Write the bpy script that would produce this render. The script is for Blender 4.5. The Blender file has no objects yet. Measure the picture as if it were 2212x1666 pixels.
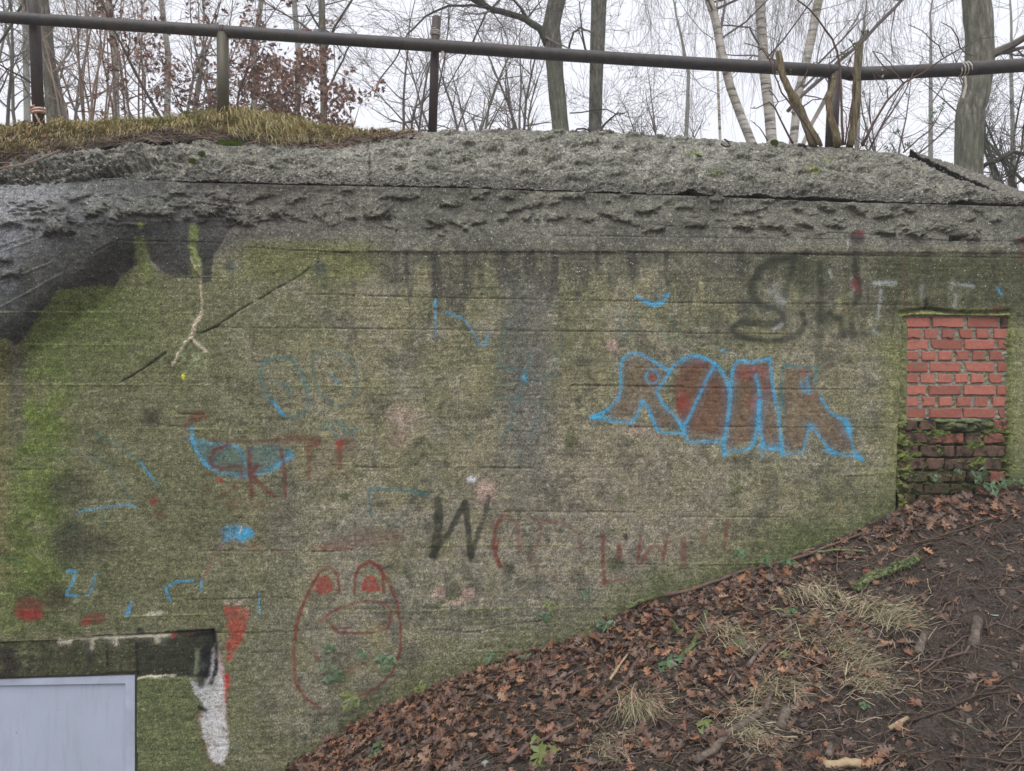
import bpy, math, random
import numpy as np
from mathutils import Vector, Matrix
random.seed(7); rng = np.random.default_rng(7)
R = math.radians
# ------------------------------------------------------------------ camera
F = 1545.0; YAW = R(5.0); PIT = math.atan(17/1545.0)
CAM = np.array([0.0, -4.5, 1.6])
sc = bpy.context.scene
cd = bpy.data.cameras.new('camera'); cam = bpy.data.objects.new('camera', cd)
sc.collection.objects.link(cam); sc.camera = cam
cam.location = CAM; cam.rotation_euler = (R(90)+PIT, 0, -YAW)
cd.sensor_width = 36; cd.lens = 36*F/2212; cd.clip_start = 0.05; cd.clip_end = 1000
# ------------------------------------------------------------------ sky and sun (overcast)
w = bpy.data.worlds.new('World'); sc.world = w; w.use_nodes = True
nt = w.node_tree; bg = nt.nodes['Background']
sky = nt.nodes.new('ShaderNodeTexSky'); sky.sky_type = 'NISHITA'; sky.sun_disc = False
SUN_EL, SUN_AZ = R(58), R(200)
sky.sun_elevation = SUN_EL; sky.sun_rotation = SUN_AZ; sky.air_density = 2.0; sky.dust_density = 6.0
mx = nt.nodes.new('ShaderNodeMix'); mx.data_type = 'RGBA'
mx.inputs[0].default_value = 0.9
mx.inputs[7].default_value = (7.3, 7.35, 8.0, 1)          # even grey cloud deck
nt.links.new(sky.outputs[0], mx.inputs[6]); nt.links.new(mx.outputs[2], bg.inputs[0])
bg.inputs[1].default_value = 0.10
sl = bpy.data.lights.new('sun', 'SUN'); sun = bpy.data.objects.new('sun', sl)
sc.collection.objects.link(sun); sl.energy = 1.5; sl.angle = R(50); sl.color = (1, .985, .96)
sun.rotation_euler = (R(90)-SUN_EL, 0, math.pi - SUN_AZ + math.pi)
sun.rotation_euler = Vector((-math.sin(SUN_AZ)*math.cos(SUN_EL), -math.cos(SUN_AZ)*math.cos(SUN_EL), -math.sin(SUN_EL))).to_track_quat('-Z', 'Y').to_euler()
vs = sc.view_settings; vs.view_transform = 'Standard'; vs.look = 'None'; vs.gamma = 1; vs.exposure = 0.58
vs.use_curve_mapping = False
sc.cycles.max_bounces = 5; sc.cycles.volume_bounces = 2; sc.cycles.diffuse_bounces = 3
# ------------------------------------------------------------------ maths helpers
Rv = np.array([math.cos(YAW), -math.sin(YAW), 0])
Fv = np.array([math.sin(YAW)*math.cos(PIT), math.cos(YAW)*math.cos(PIT), math.sin(PIT)])
Uv = np.array([-math.sin(YAW)*math.sin(PIT), -math.cos(YAW)*math.sin(PIT), math.cos(PIT)])
def ray(px, py): return Fv*F + Rv*(px-1106) + Uv*(833-py)
def wp(px, py, y=0.0):
    d = ray(px, py); return CAM + d*((y-CAM[1])/d[1])
def dp(px, py, depth): return CAM + ray(px, py)*(depth/F)
def proj(x, y, z):
    dx, dy, dz = x-CAM[0], y-CAM[1], z-CAM[2]
    dep = dx*Fv[0]+dy*Fv[1]+dz*Fv[2]
    return 1106+F*(dx*Rv[0]+dy*Rv[1])/dep, 833-F*(dx*Uv[0]+dy*Uv[1]+dz*Uv[2])/dep
TB = [np.random.default_rng(100+i).random((256, 256)) for i in range(8)]
def vn(x, y, s=0):
    T = TB[s % 8]; x = np.asarray(x, float)+s*17.3; y = np.asarray(y, float)+s*9.1
    xi = np.floor(x).astype(int); yi = np.floor(y).astype(int); fx = x-xi; fy = y-yi
    fx = fx*fx*(3-2*fx); fy = fy*fy*(3-2*fy); a, b = xi & 255, (xi+1) & 255; c, d = yi & 255, (yi+1) & 255
    return (T[a, c]*(1-fx)+T[b, c]*fx)*(1-fy)+(T[a, d]*(1-fx)+T[b, d]*fx)*fy
def fbm(x, y, o=4, s=0, g=.5):
    t = 0; a = 1; n = 0; f = 1
    for i in range(o): t = t+a*vn(x*f, y*f, s+i); n += a; a *= g; f *= 2.03
    return t/n
def ss(a, b, x):
    t = np.clip((x-a)/(b-a), 0, 1); return t*t*(3-2*t)
def pl(pts):
    p = sorted(pts); xs = [a for a, b in p]; ys = [b for a, b in p]
    return lambda x: np.interp(x, xs, ys)
def lin(r, g, b, k=1.0):
    f = lambda c: (c/255/12.92 if c <= 10 else ((c/255+.055)/1.055)**2.4)*k
    return np.array([f(r), f(g), f(b)])
# ------------------------------------------------------------------ object helpers
COL = sc.collection
def link(o, parent=None):
    COL.objects.link(o)
    if parent is not None: o.parent = parent
    return o
def tag(o, label=None, cat=None, group=None, kind=None):
    if label: o['label'] = label
    if cat: o['category'] = cat
    if group: o['group'] = group
    if kind: o['kind'] = kind
    return o
def empty(name, loc=(0, 0, 0)):
    o = bpy.data.objects.new(name, None); o.location = loc; o.empty_display_size = .1; return link(o)
TRIG = {n: (np.cos(np.arange(n)*2*math.pi/n), np.sin(np.arange(n)*2*math.pi/n)) for n in range(3, 25)}
class MB:
    def __init__(s): s.v = []; s.f = []
    def tube(s, pts, rad, n=5, cap=True, wob=0):
        A = np.asarray(pts, float); b = len(s.v); m = len(A); T = np.empty_like(A)
        T[1:-1] = A[2:]-A[:-2]; T[0] = A[1]-A[0]; T[-1] = A[-1]-A[-2]
        T /= (np.sqrt((T*T).sum(1))[:, None]+1e-9); t = T[0].tolist()
        u = (0., t[2], -t[1]) if abs(t[0]) < .7 else (-t[2], 0., t[0]); k_ = TRIG[n]
        ul = math.sqrt(u[0]**2+u[1]**2+u[2]**2)+1e-9; u = [c/ul for c in u]; U = []
        for t in T.tolist():
            d = u[0]*t[0]+u[1]*t[1]+u[2]*t[2]; u = [u[0]-t[0]*d, u[1]-t[1]*d, u[2]-t[2]*d]
            ul = math.sqrt(u[0]**2+u[1]**2+u[2]**2)+1e-9; u = [c/ul for c in u]; U.append(u)
        U = np.array(U); W = np.cross(T, U); r = np.broadcast_to(np.asarray(rad, float), (m,))[:, None]
        if wob: r = r*(1+wob*(rng.random((m, n))-.5))
        else: r = np.repeat(r, n, 1)
        P = A[:, None]+(U[:, None]*k_[0][None, :, None]+W[:, None]*k_[1][None, :, None])*r[..., None]
        s.v += P.reshape(-1, 3).tolist()
        for i in range(m-1):
            a = b+i*n; s.f += [(a+k, a+(k+1) % n, a+(k+1) % n+n, a+k+n) for k in range(n)]
        if cap:
            s.f.append(tuple(b+k for k in range(n))[::-1]); s.f.append(tuple(b+(m-1)*n+k for k in range(n)))
    def add(s, vs, fs):
        b = len(s.v); s.v += [tuple(v) for v in vs]; s.f += [tuple(b+i for i in f) for f in fs]
    def box(s, x0, x1, y0, y1, z0, z1):
        s.add([(x0,y0,z0),(x1,y0,z0),(x1,y1,z0),(x0,y1,z0),(x0,y0,z1),(x1,y0,z1),(x1,y1,z1),(x0,y1,z1)],
              [(0,3,2,1),(4,5,6,7),(0,1,5,4),(1,2,6,5),(2,3,7,6),(3,0,4,7)])
    def build(s, name, mat, parent=None, smooth=False):
        me = bpy.data.meshes.new(name); me.from_pydata(s.v, [], s.f)
        if smooth: me.polygons.foreach_set('use_smooth', [True]*len(me.polygons))
        me.materials.append(mat); me.update()
        return link(bpy.data.objects.new(name, me), parent)
def grid_mesh(name, P, mat, keep=None, attrs=None, parent=None, smooth=True, flip=False):
    """P (rows, cols, 3); keep (rows-1, cols-1) bool; attrs {name: (rows, cols, 3|4)}"""
    r, c = P.shape[:2]; idx = np.arange(r*c).reshape(r, c)
    q = np.stack([idx[:-1, :-1], idx[:-1, 1:], idx[1:, 1:], idx[1:, :-1]], -1)
    if flip: q = q[..., ::-1]
    q = q[keep] if keep is not None else q.reshape(-1, 4)
    used, inv = np.unique(q, return_inverse=True); q = inv.reshape(-1, 4); V = P.reshape(-1, 3)[used]
    me = bpy.data.meshes.new(name); me.vertices.add(len(V)); me.vertices.foreach_set('co', V.astype(np.float32).ravel())
    me.loops.add(q.size); me.polygons.add(len(q)); me.loops.foreach_set('vertex_index', q.ravel().astype(np.int32))
    me.polygons.foreach_set('loop_start', np.arange(0, q.size, 4, dtype=np.int32))
    me.update(calc_edges=True); me.polygons.foreach_set('use_smooth', np.full(len(q), smooth))
    for k, A in (attrs or {}).items():
        A = A.reshape(r*c, -1)[used]
        if A.shape[1] == 3: A = np.concatenate([A, np.ones((len(A), 1))], 1)
        at = me.attributes.new(k, 'FLOAT_COLOR', 'POINT'); at.data.foreach_set('color', A.astype(np.float32).ravel())
    me.materials.append(mat)
    return link(bpy.data.objects.new(name, me), parent)
# ------------------------------------------------------------------ materials
class N:
    def __init__(s, name, rough=.85, spec=.3):
        s.m = bpy.data.materials.new(name); s.m.use_nodes = True; s.t = s.m.node_tree
        s.b = s.t.nodes['Principled BSDF']; s.b.inputs['Roughness'].default_value = rough
        s.b.inputs['Specular IOR Level'].default_value = spec
        g = s.t.nodes.new('ShaderNodeNewGeometry'); s.pos = g.outputs['Position']
    def n(s, typ, **k):
        nd = s.t.nodes.new(typ)
        for a, v in k.items():
            if a[0] == 'i' and a[1:].isdigit():
                i = int(a[1:])
                if hasattr(v, 'is_output'): s.t.links.new(v, nd.inputs[i])
                else: nd.inputs[i].default_value = v
            else: setattr(nd, a, v)
        return nd
    def noise(s, scale, detail=4, rough=.6, vec=None):
        nd = s.n('ShaderNodeTexNoise'); nd.inputs['Scale'].default_value = scale
        nd.inputs['Detail'].default_value = detail; nd.inputs['Roughness'].default_value = rough
        s.t.links.new(vec or s.pos, nd.inputs['Vector']); return nd.outputs['Fac']
    def vor(s, scale, out='Distance', vec=None):
        nd = s.n('ShaderNodeTexVoronoi'); nd.inputs['Scale'].default_value = scale
        s.t.links.new(vec or s.pos, nd.inputs['Vector']); return nd.outputs[out]
    def ramp(s, fac, stops):
        nd = s.n('ShaderNodeValToRGB'); s.t.links.new(fac, nd.inputs[0]); e = nd.color_ramp.elements
        while len(e) < len(stops): e.new(.5)
        for i, (p, c) in enumerate(stops):
            e[i].position = p; c = (c, c, c) if not hasattr(c, '__len__') else c; e[i].color = (*c[:3], 1)
        return nd.outputs[0]
    def mix(s, fac, a, b, mode='MIX'):
        nd = s.n('ShaderNodeMix', data_type='RGBA', blend_type=mode)
        for i, v in ((0, fac), (6, a), (7, b)):
            if hasattr(v, 'is_output'): s.t.links.new(v, nd.inputs[i])
            elif i == 0: nd.inputs[0].default_value = v
            else: nd.inputs[i].default_value = (*v[:3], 1)
        return nd.outputs[2]
    def math(s, op, a, b=0.5, clamp=False):
        nd = s.n('ShaderNodeMath', operation=op, use_clamp=clamp)
        for i, v in ((0, a), (1, b)):
            if hasattr(v, 'is_output'): s.t.links.new(v, nd.inputs[i])
            else: nd.inputs[i].default_value = v
        return nd.outputs[0]
    def attr(s, name, out='Color'):
        nd = s.n('ShaderNodeAttribute', attribute_name=name); return nd.outputs[out]
    def objrand(s): return s.n('ShaderNodeObjectInfo').outputs['Random']
    def bump(s, h, strength=.5, dist=.005):
        nd = s.n('ShaderNodeBump'); nd.inputs['Strength'].default_value = strength; nd.inputs['Distance'].default_value = dist
        s.t.links.new(h, nd.inputs['Height']); s.t.links.new(nd.outputs[0], s.b.inputs['Normal'])
    def col(s, c):
        if hasattr(c, 'is_output'): s.t.links.new(c, s.b.inputs['Base Color'])
        else: s.b.inputs['Base Color'].default_value = (*c[:3], 1)
        return s.m
def simple(name, c1, c2, scale=20, rough=.85, bs=.4, bd=.003, rnd=False, spec=.3, detail=5):
    m = N(name, rough, spec); f = m.noise(scale, detail, .65)
    c = m.mix(m.ramp(f, [(.35, 0.), (.65, 1.)]), c1, c2)
    if rnd:
        hs = m.n('ShaderNodeHueSaturation'); m.t.links.new(c, hs.inputs['Color'])
        m.t.links.new(m.math('ADD', m.math('MULTIPLY', m.objrand(), .9), .55), hs.inputs['Value']); c = hs.outputs[0]
    m.bump(m.noise(scale*3, 4, .7), bs, bd); return m.col(c)
def island(name, cols, rough=.7, spec=.3, scale=60, dk=.5, clump=None):
    """colour differs from piece to piece of one mesh"""
    m = N(name, rough, spec); g = m.n('ShaderNodeNewGeometry'); n = len(cols)
    c = m.ramp(g.outputs['Random Per Island'], [((i+.5)/n, cc) for i, cc in enumerate(cols)])
    c = m.mix(m.math('MULTIPLY', m.noise(scale, 3, .6), dk), c, (.02, .015, .012)); m.bump(m.noise(scale*2, 3), .3, .002)
    if clump: c = m.mix(m.ramp(m.noise(5, 4, .7), [(.35, 0.), (.62, .85)]), c, clump)
    return m.col(c)

def concrete(name, s1=1.0, pebble=.5, bs=.8):
    m = N(name, .88, .25)
    base = m.attr('Col')
    f1 = m.noise(110, 5, .8); f2 = m.noise(260, 3, .8); f3 = m.noise(28, 4, .7)
    sp = m.math('ADD', m.math('MULTIPLY', f1, .62), m.math('MULTIPLY', f2, .38))
    k = m.ramp(sp, [(.37, .14), (.46, .68), (.53, 1.1), (.62, 2.0)])
    c = m.mix(s1, base, k, 'MULTIPLY')
    k2 = m.ramp(f3, [(.3, .6), (.7, 1.4)]); c = m.mix(1, c, k2, 'MULTIPLY')
    # exposed aggregate: sparse pale and dark pebbles
    vd = m.vor(75); vc = m.vor(75, 'Color'); sep = m.n('ShaderNodeSeparateColor', i0=vc)
    pk = m.math('MULTIPLY', m.math('LESS_THAN', vd, .30), m.math('GREATER_THAN', sep.outputs[0], 1-.28*pebble))
    pc = m.ramp(sep.outputs[1], [(.0, (.10, .10, .10)), (.35, (.20, .19, .16)), (.7, (.34, .31, .25)), (1., (.55, .52, .47))])
    amt = m.attr('Msk'); sa = m.n('ShaderNodeSeparateColor', i0=amt)
    c = m.mix(m.math('MULTIPLY', pk, sa.outputs[0], True), c, pc)
    pa = m.attr('Pnt', 'Alpha'); pcol = m.attr('Pnt')
    th = m.ramp(m.math('ADD', sp, m.math('MULTIPLY', m.math('SUBTRACT', pa, .5), .36)), [(.39, 0.), (.64, 1.)])
    fac = m.math('MULTIPLY', th, m.math('MULTIPLY', m.math('POWER', pa, .5), .96), True)
    fac = m.math('MULTIPLY', fac, m.math('GREATER_THAN', pa, .02))
    pv = m.mix(.6, pcol, k2, 'MULTIPLY'); pv = m.mix(.5, pv, k, 'MULTIPLY')
    c = m.mix(fac, c, pv)
    m.bump(m.math('ADD', m.math('MULTIPLY', f1, .7), m.math('MULTIPLY', vd, .3)), bs, .006)
    return m.col(c)
M = {}
M['wall'] = concrete('weathered_concrete', 1.0, .35, .55)
M['cap'] = concrete('exposed_aggregate_concrete', 1.0, 1.0, 1.0)
M['pebble'] = island('pebble_stone', [(.10,.10,.10), (.28,.25,.2), (.18,.17,.16), (.45,.42,.37), (.15,.15,.17), (.33,.27,.2)], .6)
def brickmat(name, c1, c2, c3, th):
    m = N(name, .85, .25); f = m.noise(38, 5, .7)
    c = m.mix(m.ramp(f, [(.4, 0.), (.6, 1.)]), c1, c2)
    hs = m.n('ShaderNodeHueSaturation'); m.t.links.new(c, hs.inputs['Color'])
    m.t.links.new(m.math('ADD', m.math('MULTIPLY', m.objrand(), .42), .76), hs.inputs['Value'])
    g = m.noise(17, 6, .75)
    c = m.mix(m.ramp(g, [(th, 0.), (th+.1, 1.)]), hs.outputs[0], c3)
    m.bump(m.noise(150, 4, .7), .5, .003); return m.col(c)
M['brick_new'] = brickmat('orange_red_brick', (.40, .15, .108), (.33, .115, .085), (.20, .16, .12), .585)
M['brick_old'] = brickmat('old_sooty_brick', (.16, .09, .06), (.085, .06, .045), (.02, .018, .013), .485)
M['brick_oldred'] = brickmat('old_red_brick', (.32, .11, .075), (.14, .075, .055), (.04, .03, .02), .50)
M['brick_moss'] = brickmat('mossy_brick', (.12, .07, .045), (.055, .055, .03), (.018, .024, .01), .465)
M['mortar'] = concrete('mortar', .5, .1, .5)
def doorpaint(name, a, b):
    m = N(name, .42, .4); mp = m.n('ShaderNodeMapping'); m.t.links.new(m.pos, mp.inputs[0]); mp.inputs['Scale'].default_value = (1, 1, .10)
    c = m.mix(m.ramp(m.noise(2.5, 4), [(.35, 0.), (.7, 1.)]), a, b)
    c = m.mix(m.ramp(m.noise(30, 5, .7, mp.outputs[0]), [(.5, 0.), (.75, .35)]), c, (.22, .24, .24))
    c = m.mix(m.ramp(m.noise(55, 3, .6), [(.70, 0.), (.74, .7)]), c, (.10, .10, .09)); m.bump(m.noise(6, 3), .08, .003); return m.col(c)
M['door'] = doorpaint('pale_blue_door_paint', (.42, .47, .58), (.38, .43, .52))
M['door_old'] = simple('pale_blue_door_paint', (.42, .47, .58), (.40, .45, .56), 3, .45, .06, .001, spec=.4)
M['doorframe'] = simple('pale_blue_frame_paint', (.44, .49, .6), (.34, .38, .46), 6, .5, .1, .001, spec=.4)
M['dark'] = simple('dark_gap', (.012, .012, .01), (.02, .02, .015), 30)
M['grime'] = simple('grimy_sill', (.10, .09, .06), (.05, .055, .03), 30)
def railmat(name, a, b, moss):
    m = N(name, .55, .5); f = m.noise(9, 6, .7)
    c = m.mix(m.ramp(f, [(.42, 0.), (.6, 1.)]), a, b)
    c = m.mix(m.ramp(m.noise(45, 5, .8), [(.56, 0.), (.68, 1.)]), c, moss)
    m.bump(m.noise(120, 4, .7), .5, .002); return m.col(c)
M['rail'] = railmat('weathered_steel_rail', (.026, .024, .026), (.05, .04, .036), (.07, .078, .04))
M['rustpost'] = railmat('rusty_brown_post', (.045, .028, .026), (.03, .021, .021), (.09, .05, .035))
M['mosspost'] = railmat('mossy_grey_post', (.075, .062, .045), (.07, .075, .038), (.14, .06, .035))
M['tape'] = simple('torn_plastic_tape', (.55, .52, .46), (.42, .36, .30), 60, .5, .3)
M['tapered'] = simple('faded_red_tape', (.40, .13, .09), (.5, .42, .36), 25, .5, .3)
def bark(name, a, b, c, scale=14, stretch=.25):
    m = N(name, .9, .2)
    mp = m.n('ShaderNodeMapping'); m.t.links.new(m.pos, mp.inputs[0]); mp.inputs['Scale'].default_value = (1, 1, stretch)
    f = m.noise(scale, 6, .7, mp.outputs[0]); cc = m.ramp(f, [(.34, a), (.5, b), (.66, c)])
    cc = m.mix(m.ramp(m.noise(2.2, 3), [(.4, 0.), (.7, .6)]), cc, (.10, .12, .07))
    m.bump(m.noise(scale*3, 5, .7, mp.outputs[0]), .8, .02); return m.col(cc)
M['bark'] = bark('grey_green_bark', (.03, .03, .022), (.12, .115, .09), (.24, .23, .19), 28, .22)
M['bark_pale'] = bark('smooth_grey_bark', (.05, .05, .04), (.14, .135, .105), (.28, .27, .22), 26, .22)
M['bark_dark'] = bark('dark_wet_bark', (.02, .02, .018), (.045, .04, .035), (.08, .07, .06), 25)
M['twig'] = simple('dark_twigs', (.09, .078, .07), (.18, .155, .13), 8)
M['twig_brown'] = simple('brown_twigs', (.20, .145, .115), (.28, .215, .17), 5)
M['twig_olive'] = simple('olive_twigs', (.17, .165, .125), (.12, .11, .09), 4)
def birch():
    m = N('white_birch_bark', .8, .2)
    mp = m.n('ShaderNodeMapping'); m.t.links.new(m.pos, mp.inputs[0]); mp.inputs['Scale'].default_value = (.9, .9, 7)
    f = m.noise(2.6, 5, .7, mp.outputs[0]); c = m.ramp(f, [(.36, (.05, .045, .04)), (.43, (.22, .2, .17)), (.5, (.44, .41, .36)), (.7, (.6, .57, .5))])
    c = m.mix(m.ramp(m.noise(1.4, 3), [(.5, 0.), (.7, .55)]), c, (.17, .16, .08)); m.bump(f, .6, .02); return m.col(c)
M['birch'] = birch()
M['oakleaf'] = island('dry_russet_oak_leaves', [(.24, .12, .085), (.30, .16, .115), (.20, .11, .085), (.34, .19, .13)], .75)
LC = [(.19,.095,.06),(.10,.055,.04),(.28,.14,.085),(.055,.034,.026),(.38,.23,.14),(.14,.075,.055),(.09,.056,.045),(.40,.20,.10),(.035,.023,.018),(.22,.145,.11),(.12,.068,.048),(.19,.135,.105),(.05,.032,.026),(.30,.13,.07)]
M['litter'] = island('wet_leaf_litter', LC, .55, .45)
def leafobj():
    m = N('fallen_oak_leaf', .5, .45); n = len(LC)
    c = m.ramp(m.objrand(), [((i+.5)/n, cc) for i, cc in enumerate(LC)])
    c = m.mix(m.math('MULTIPLY', m.noise(50, 4), .4), c, (.05, .03, .02)); m.bump(m.noise(120, 3), .4, .002); return m.col(c)
M['leafobj'] = leafobj()
M['mud'] = N('wet_dark_mud', .7, .35)
def mud():
    m = M['mud']; f = m.noise(9, 8, .75); g = m.noise(90, 5, .8)
    c = m.mix(m.ramp(f, [(.4, 0.), (.62, 1.)]), (.03, .023, .019), (.10, .078, .064))
    c = m.mix(m.ramp(g, [(.48, 0.), (.62, .9)]), c, (.20, .155, .12))
    c = m.mix(m.ramp(m.noise(260, 2, .6), [(.66, 0.), (.72, .8)]), c, (.3, .26, .22))
    m.bump(g, 1.0, .03); return m.col(c)
M['mud'] = mud()
M['soil'] = simple('dark_root_soil', (.035, .027, .021), (.085, .065, .05), 25, .95, 1.0, .02)
M['drygrass'] = island('dry_grass', [(.58, .46, .26), (.46, .38, .2), (.34, .34, .13), (.66, .54, .34), (.24, .3, .1), (.5, .39, .22), (.55, .42, .28)], .7, dk=.05, clump=(.44, .38, .18))
M['strawgrass'] = island('straw_grass', [(.46, .38, .26), (.36, .29, .19), (.26, .24, .14), (.17, .2, .08), (.56, .48, .36), (.30, .22, .15)], .65, dk=.05)
M['stick'] = simple('brown_stick_bark', (.13, .085, .065), (.06, .042, .034), 30, .8, .6, .004, rnd=True)
M['stickpale'] = simple('pale_split_wood', (.42, .33, .2), (.30, .22, .13), 30, .8, .6, .004)
M['log'] = simple('rotting_wood', (.20, .16, .13), (.07, .055, .045), 22, .9, .9, .008)
M['mosslog'] = simple('mossy_lichen_bark', (.14, .19, .05), (.34, .38, .22), 110, .95, 1.0, .01)
M['moss'] = simple('bright_moss', (.11, .17, .02), (.06, .11, .015), 60, .95, 1.0, .01)
M['bramble'] = island('bramble_leaf', [(.04, .095, .035), (.065, .13, .05), (.028, .065, .026)], .4, .5, 200, .2)
M['brambley'] = island('yellowing_bramble_leaf', [(.14, .17, .04), (.09, .13, .03), (.20, .18, .05)], .5, .45, 200, .2)
M['stemred'] = simple('bramble_stem', (.12, .06, .04), (.08, .08, .035), 30, .6)
M['prune'] = bark('pruned_yellow_wood', (.04, .03, .02), (.20, .15, .085), (.42, .35, .23), 60, .10)
M['shoot'] = simple('reddish_elder_shoot', (.085, .045, .04), (.11, .075, .055), 20)
M['bud'] = simple('elder_bud_leaf', (.035, .06, .02), (.06, .07, .02), 80)
M['wire'] = simple('dark_steel_bar', (.03, .03, .033), (.06, .05, .05), 50, .5)
M['glass'] = simple('dull_glass_shard', (.30, .33, .32), (.22, .25, .24), 20, .15, .1, spec=.6)
M['green'] = simple('green_plastic', (.01, .12, .08), (.01, .09, .06), 20, .3, .1)
M['terracotta'] = simple('brick_fragment', (.26, .09, .05), (.2, .08, .05), 30)
# ================================================================== THE BUNKER
ZN = {'F': (0, 0, 1), 'L': (0, 555.2, .3334), 'M': (737.4, 555.2, .3334), 'R': (1474.8, 555.2, .3334),
      'l': (0, 1110.4, .3334), 'm': (737.4, 1110.4, .3334), 'r': (1474.8, 1110.4, .3334),
      'U': (0, 368.7, .2206), 'V': (1572.4, 488, .28923), 'W': (488, 1030.2, .4715), 'B': (1886.8, 650.6, .27592)}
def zp(z, pts):
    ox, oy, k = ZN[z]; return [(ox+k*x, oy+k*y) for x, y in pts]
crackY = pl([(-400, 455), (-60, 420), (0, 410), (100, 404), (200, 398), (350, 394), (500, 397), (700, 402), (1000, 408), (1100, 412), (1300, 419), (1500, 425), (1800, 438), (2212, 448), (2600, 456)])
crestY = pl([(-400, 450), (0, 372), (100, 345), (300, 318), (450, 305), (700, 318), (850, 294), (900, 287), (1100, 281), (1300, 285), (1450, 296), (1600, 307), (1700, 312), (1830, 320), (1950, 333), (2060, 385), (2212, 446), (2260, 456), (2600, 560)])
# ---- fine wall grid
xf = np.arange(-2.80, 4.02, .0068)
xs = np.concatenate([np.linspace(-4.6, -2.84, 18), xf, np.linspace(4.06, 5.6, 16)])
zc = 2.92
zs = np.concatenate([np.linspace(-2.35, -.86, 16), np.arange(-.82, 2.99, .0068)])
X, Z = np.meshgrid(xs, zs)
# top row of every column follows the open joint under the roof cap
topz = np.array([wp(*(lambda p: (p, crackY(p)))(proj(x, .09, 2.9)[0]), .09)[2] for x in xs])
zt0 = 2.3
Z = np.where(Z > zt0, zt0+(Z-zt0)*((topz[None, :]-zt0)/(zs[-1]-zt0)), Z)
lean = ss(2.47, 2.95, Z)*.10
Y = lean.copy()
PX, PY = proj(X, Y, Z)
bulge = ss(330, -60, PX)*ss(700, 430, PY)
dgl = ((PX*.83+(PY-745)*1.)*0)+( -(PY-(745-.80*np.clip(PX, -400, 330)))*.78)
rdg = ss(-70, 10, dgl)*ss(330, 20, dgl)*ss(420, 250, PX)
Y = Y-.05*bulge-.13*rdg
PX, PY = proj(X, Y, Z)
H = np.zeros_like(X)                      # relief, + = towards the camera
C = np.ones(X.shape+(3,)); PN = np.zeros(X.shape+(3,)); PA = np.zeros(X.shape)
n1 = fbm(PX/90, PY/70, 5, 0, .6); n2 = fbm(PX/35, PY/28, 5, 2, .6); n3 = fbm(PX/10, PY/8, 4, 4, .6); n4 = fbm(PX/260, PY/200, 4, 1)
nv = fbm(PX/16, PY/260, 4, 3, .6)

def blend(mask, c, soft=1.0):
    global C
    C = C*(1-mask[..., None]*soft)+np.asarray(c)*(mask[..., None]*soft)
def segd(pts, x, y):
    d = np.full(x.shape, 1e9)
    for (x0, y0), (x1, y1) in zip(pts[:-1], pts[1:]):
        vx, vy = x1-x0, y1-y0; L = vx*vx+vy*vy+1e-9
        t = np.clip(((x-x0)*vx+(y-y0)*vy)/L, 0, 1); d = np.minimum(d, np.hypot(x-x0-t*vx, y-y0-t*vy))
    return d
def inpoly(pts, x, y):
    r = np.zeros(x.shape, bool); n = len(pts)
    for i in range(n):
        x0, y0 = pts[i]; x1, y1 = pts[(i+1) % n]
        if y0 == y1: continue
        r ^= ((y0 > y) != (y1 > y)) & (x < (x1-x0)*(y-y0)/(y1-y0)+x0)
    return r
wob = (n3-.5)*10; wob2 = (fbm(PX/9, PY/9, 3, 6)-.5)*10
def region(pts, m=40):
    xs_ = [p[0] for p in pts]; ys_ = [p[1] for p in pts]
    return np.where((PX > min(xs_)-m) & (PX < max(xs_)+m) & (PY > min(ys_)-m) & (PY < max(ys_)+m))
def stroke_mask(z, pts, wd, soft=.5, w_=1.0):
    pts = zp(z, pts); I = region(pts, wd*2+12)
    d = segd(pts, PX[I]+wob[I]*.35*w_, PY[I]+wob2[I]*.35*w_)
    m = np.zeros_like(PX); m[I] = ss(wd*.5*(1.25+soft), wd*.5*(.85-soft), d); return m
def poly_mask(z, pts, soft=3, w_=1.0):
    pts = zp(z, pts); I = region(pts, soft*3+12); x = PX[I]+wob[I]*.5*w_; y = PY[I]+wob2[I]*.5*w_
    d = segd(pts+[pts[0]], x, y); d = np.where(inpoly(pts, x, y), -d, d)
    m = np.zeros_like(PX); m[I] = ss(soft, -soft, d); return m
def ell(cx, cy, rx, ry, soft=.5, w_=1.0):
    d = np.hypot((PX+wob*w_-cx)/rx, (PY+wob2*w_-cy)/ry); return ss(1+soft, 1-soft, d)
def paint(m, c, a=1.0):
    global PN, PA
    m = m*a; na = m+PA*(1-m)
    PN = np.where(na[..., None] > 1e-4, (np.asarray(c)*m[..., None]+PN*(PA*(1-m))[..., None])/np.maximum(na, 1e-4)[..., None], PN); PA = na
# ---- base colours
A_ = lin(113, 110, 85); B_ = lin(91, 92, 70); Cg = lin(123, 119, 107)
C = C*A_
blend(ss(.38, .62, n1), B_, .55)
blend(ss(.42, .68, fbm(PX/60, PY/50, 5, 5, .65)), Cg, .5)
blend(ss(900, 1180, PX)*ss(1750, 1350, PX)*ss(820, 980, PY)*(.4+.6*n2), lin(124, 117, 104), .7)
blend(ss(1700, 1250, PX)*ss(500, 800, PX)*ss(980, 1150, PY)*ss(.35, .6, n2), lin(118, 113, 104), .5)
blend(ss(.53, .66, n2), lin(70, 73, 56), .34)
blend(ss(.58, .70, fbm(PX/45, PY/45, 4, 7, .6)), lin(70, 68, 60), .5*1)
# bluish-grey run below the joint in the middle
blend(ss(90, 20, np.abs(PX-1140+wob*2+(PY-700)*.03))*ss(540, 620, PY)*ss(1180, 860, PY), lin(84, 86, 84), .6)
blend(ss(60, 15, np.abs(PX-600+wob*2))*ss(700, 860, PY)*ss(1650, 1200, PY), lin(88, 88, 82), .35)
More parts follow.
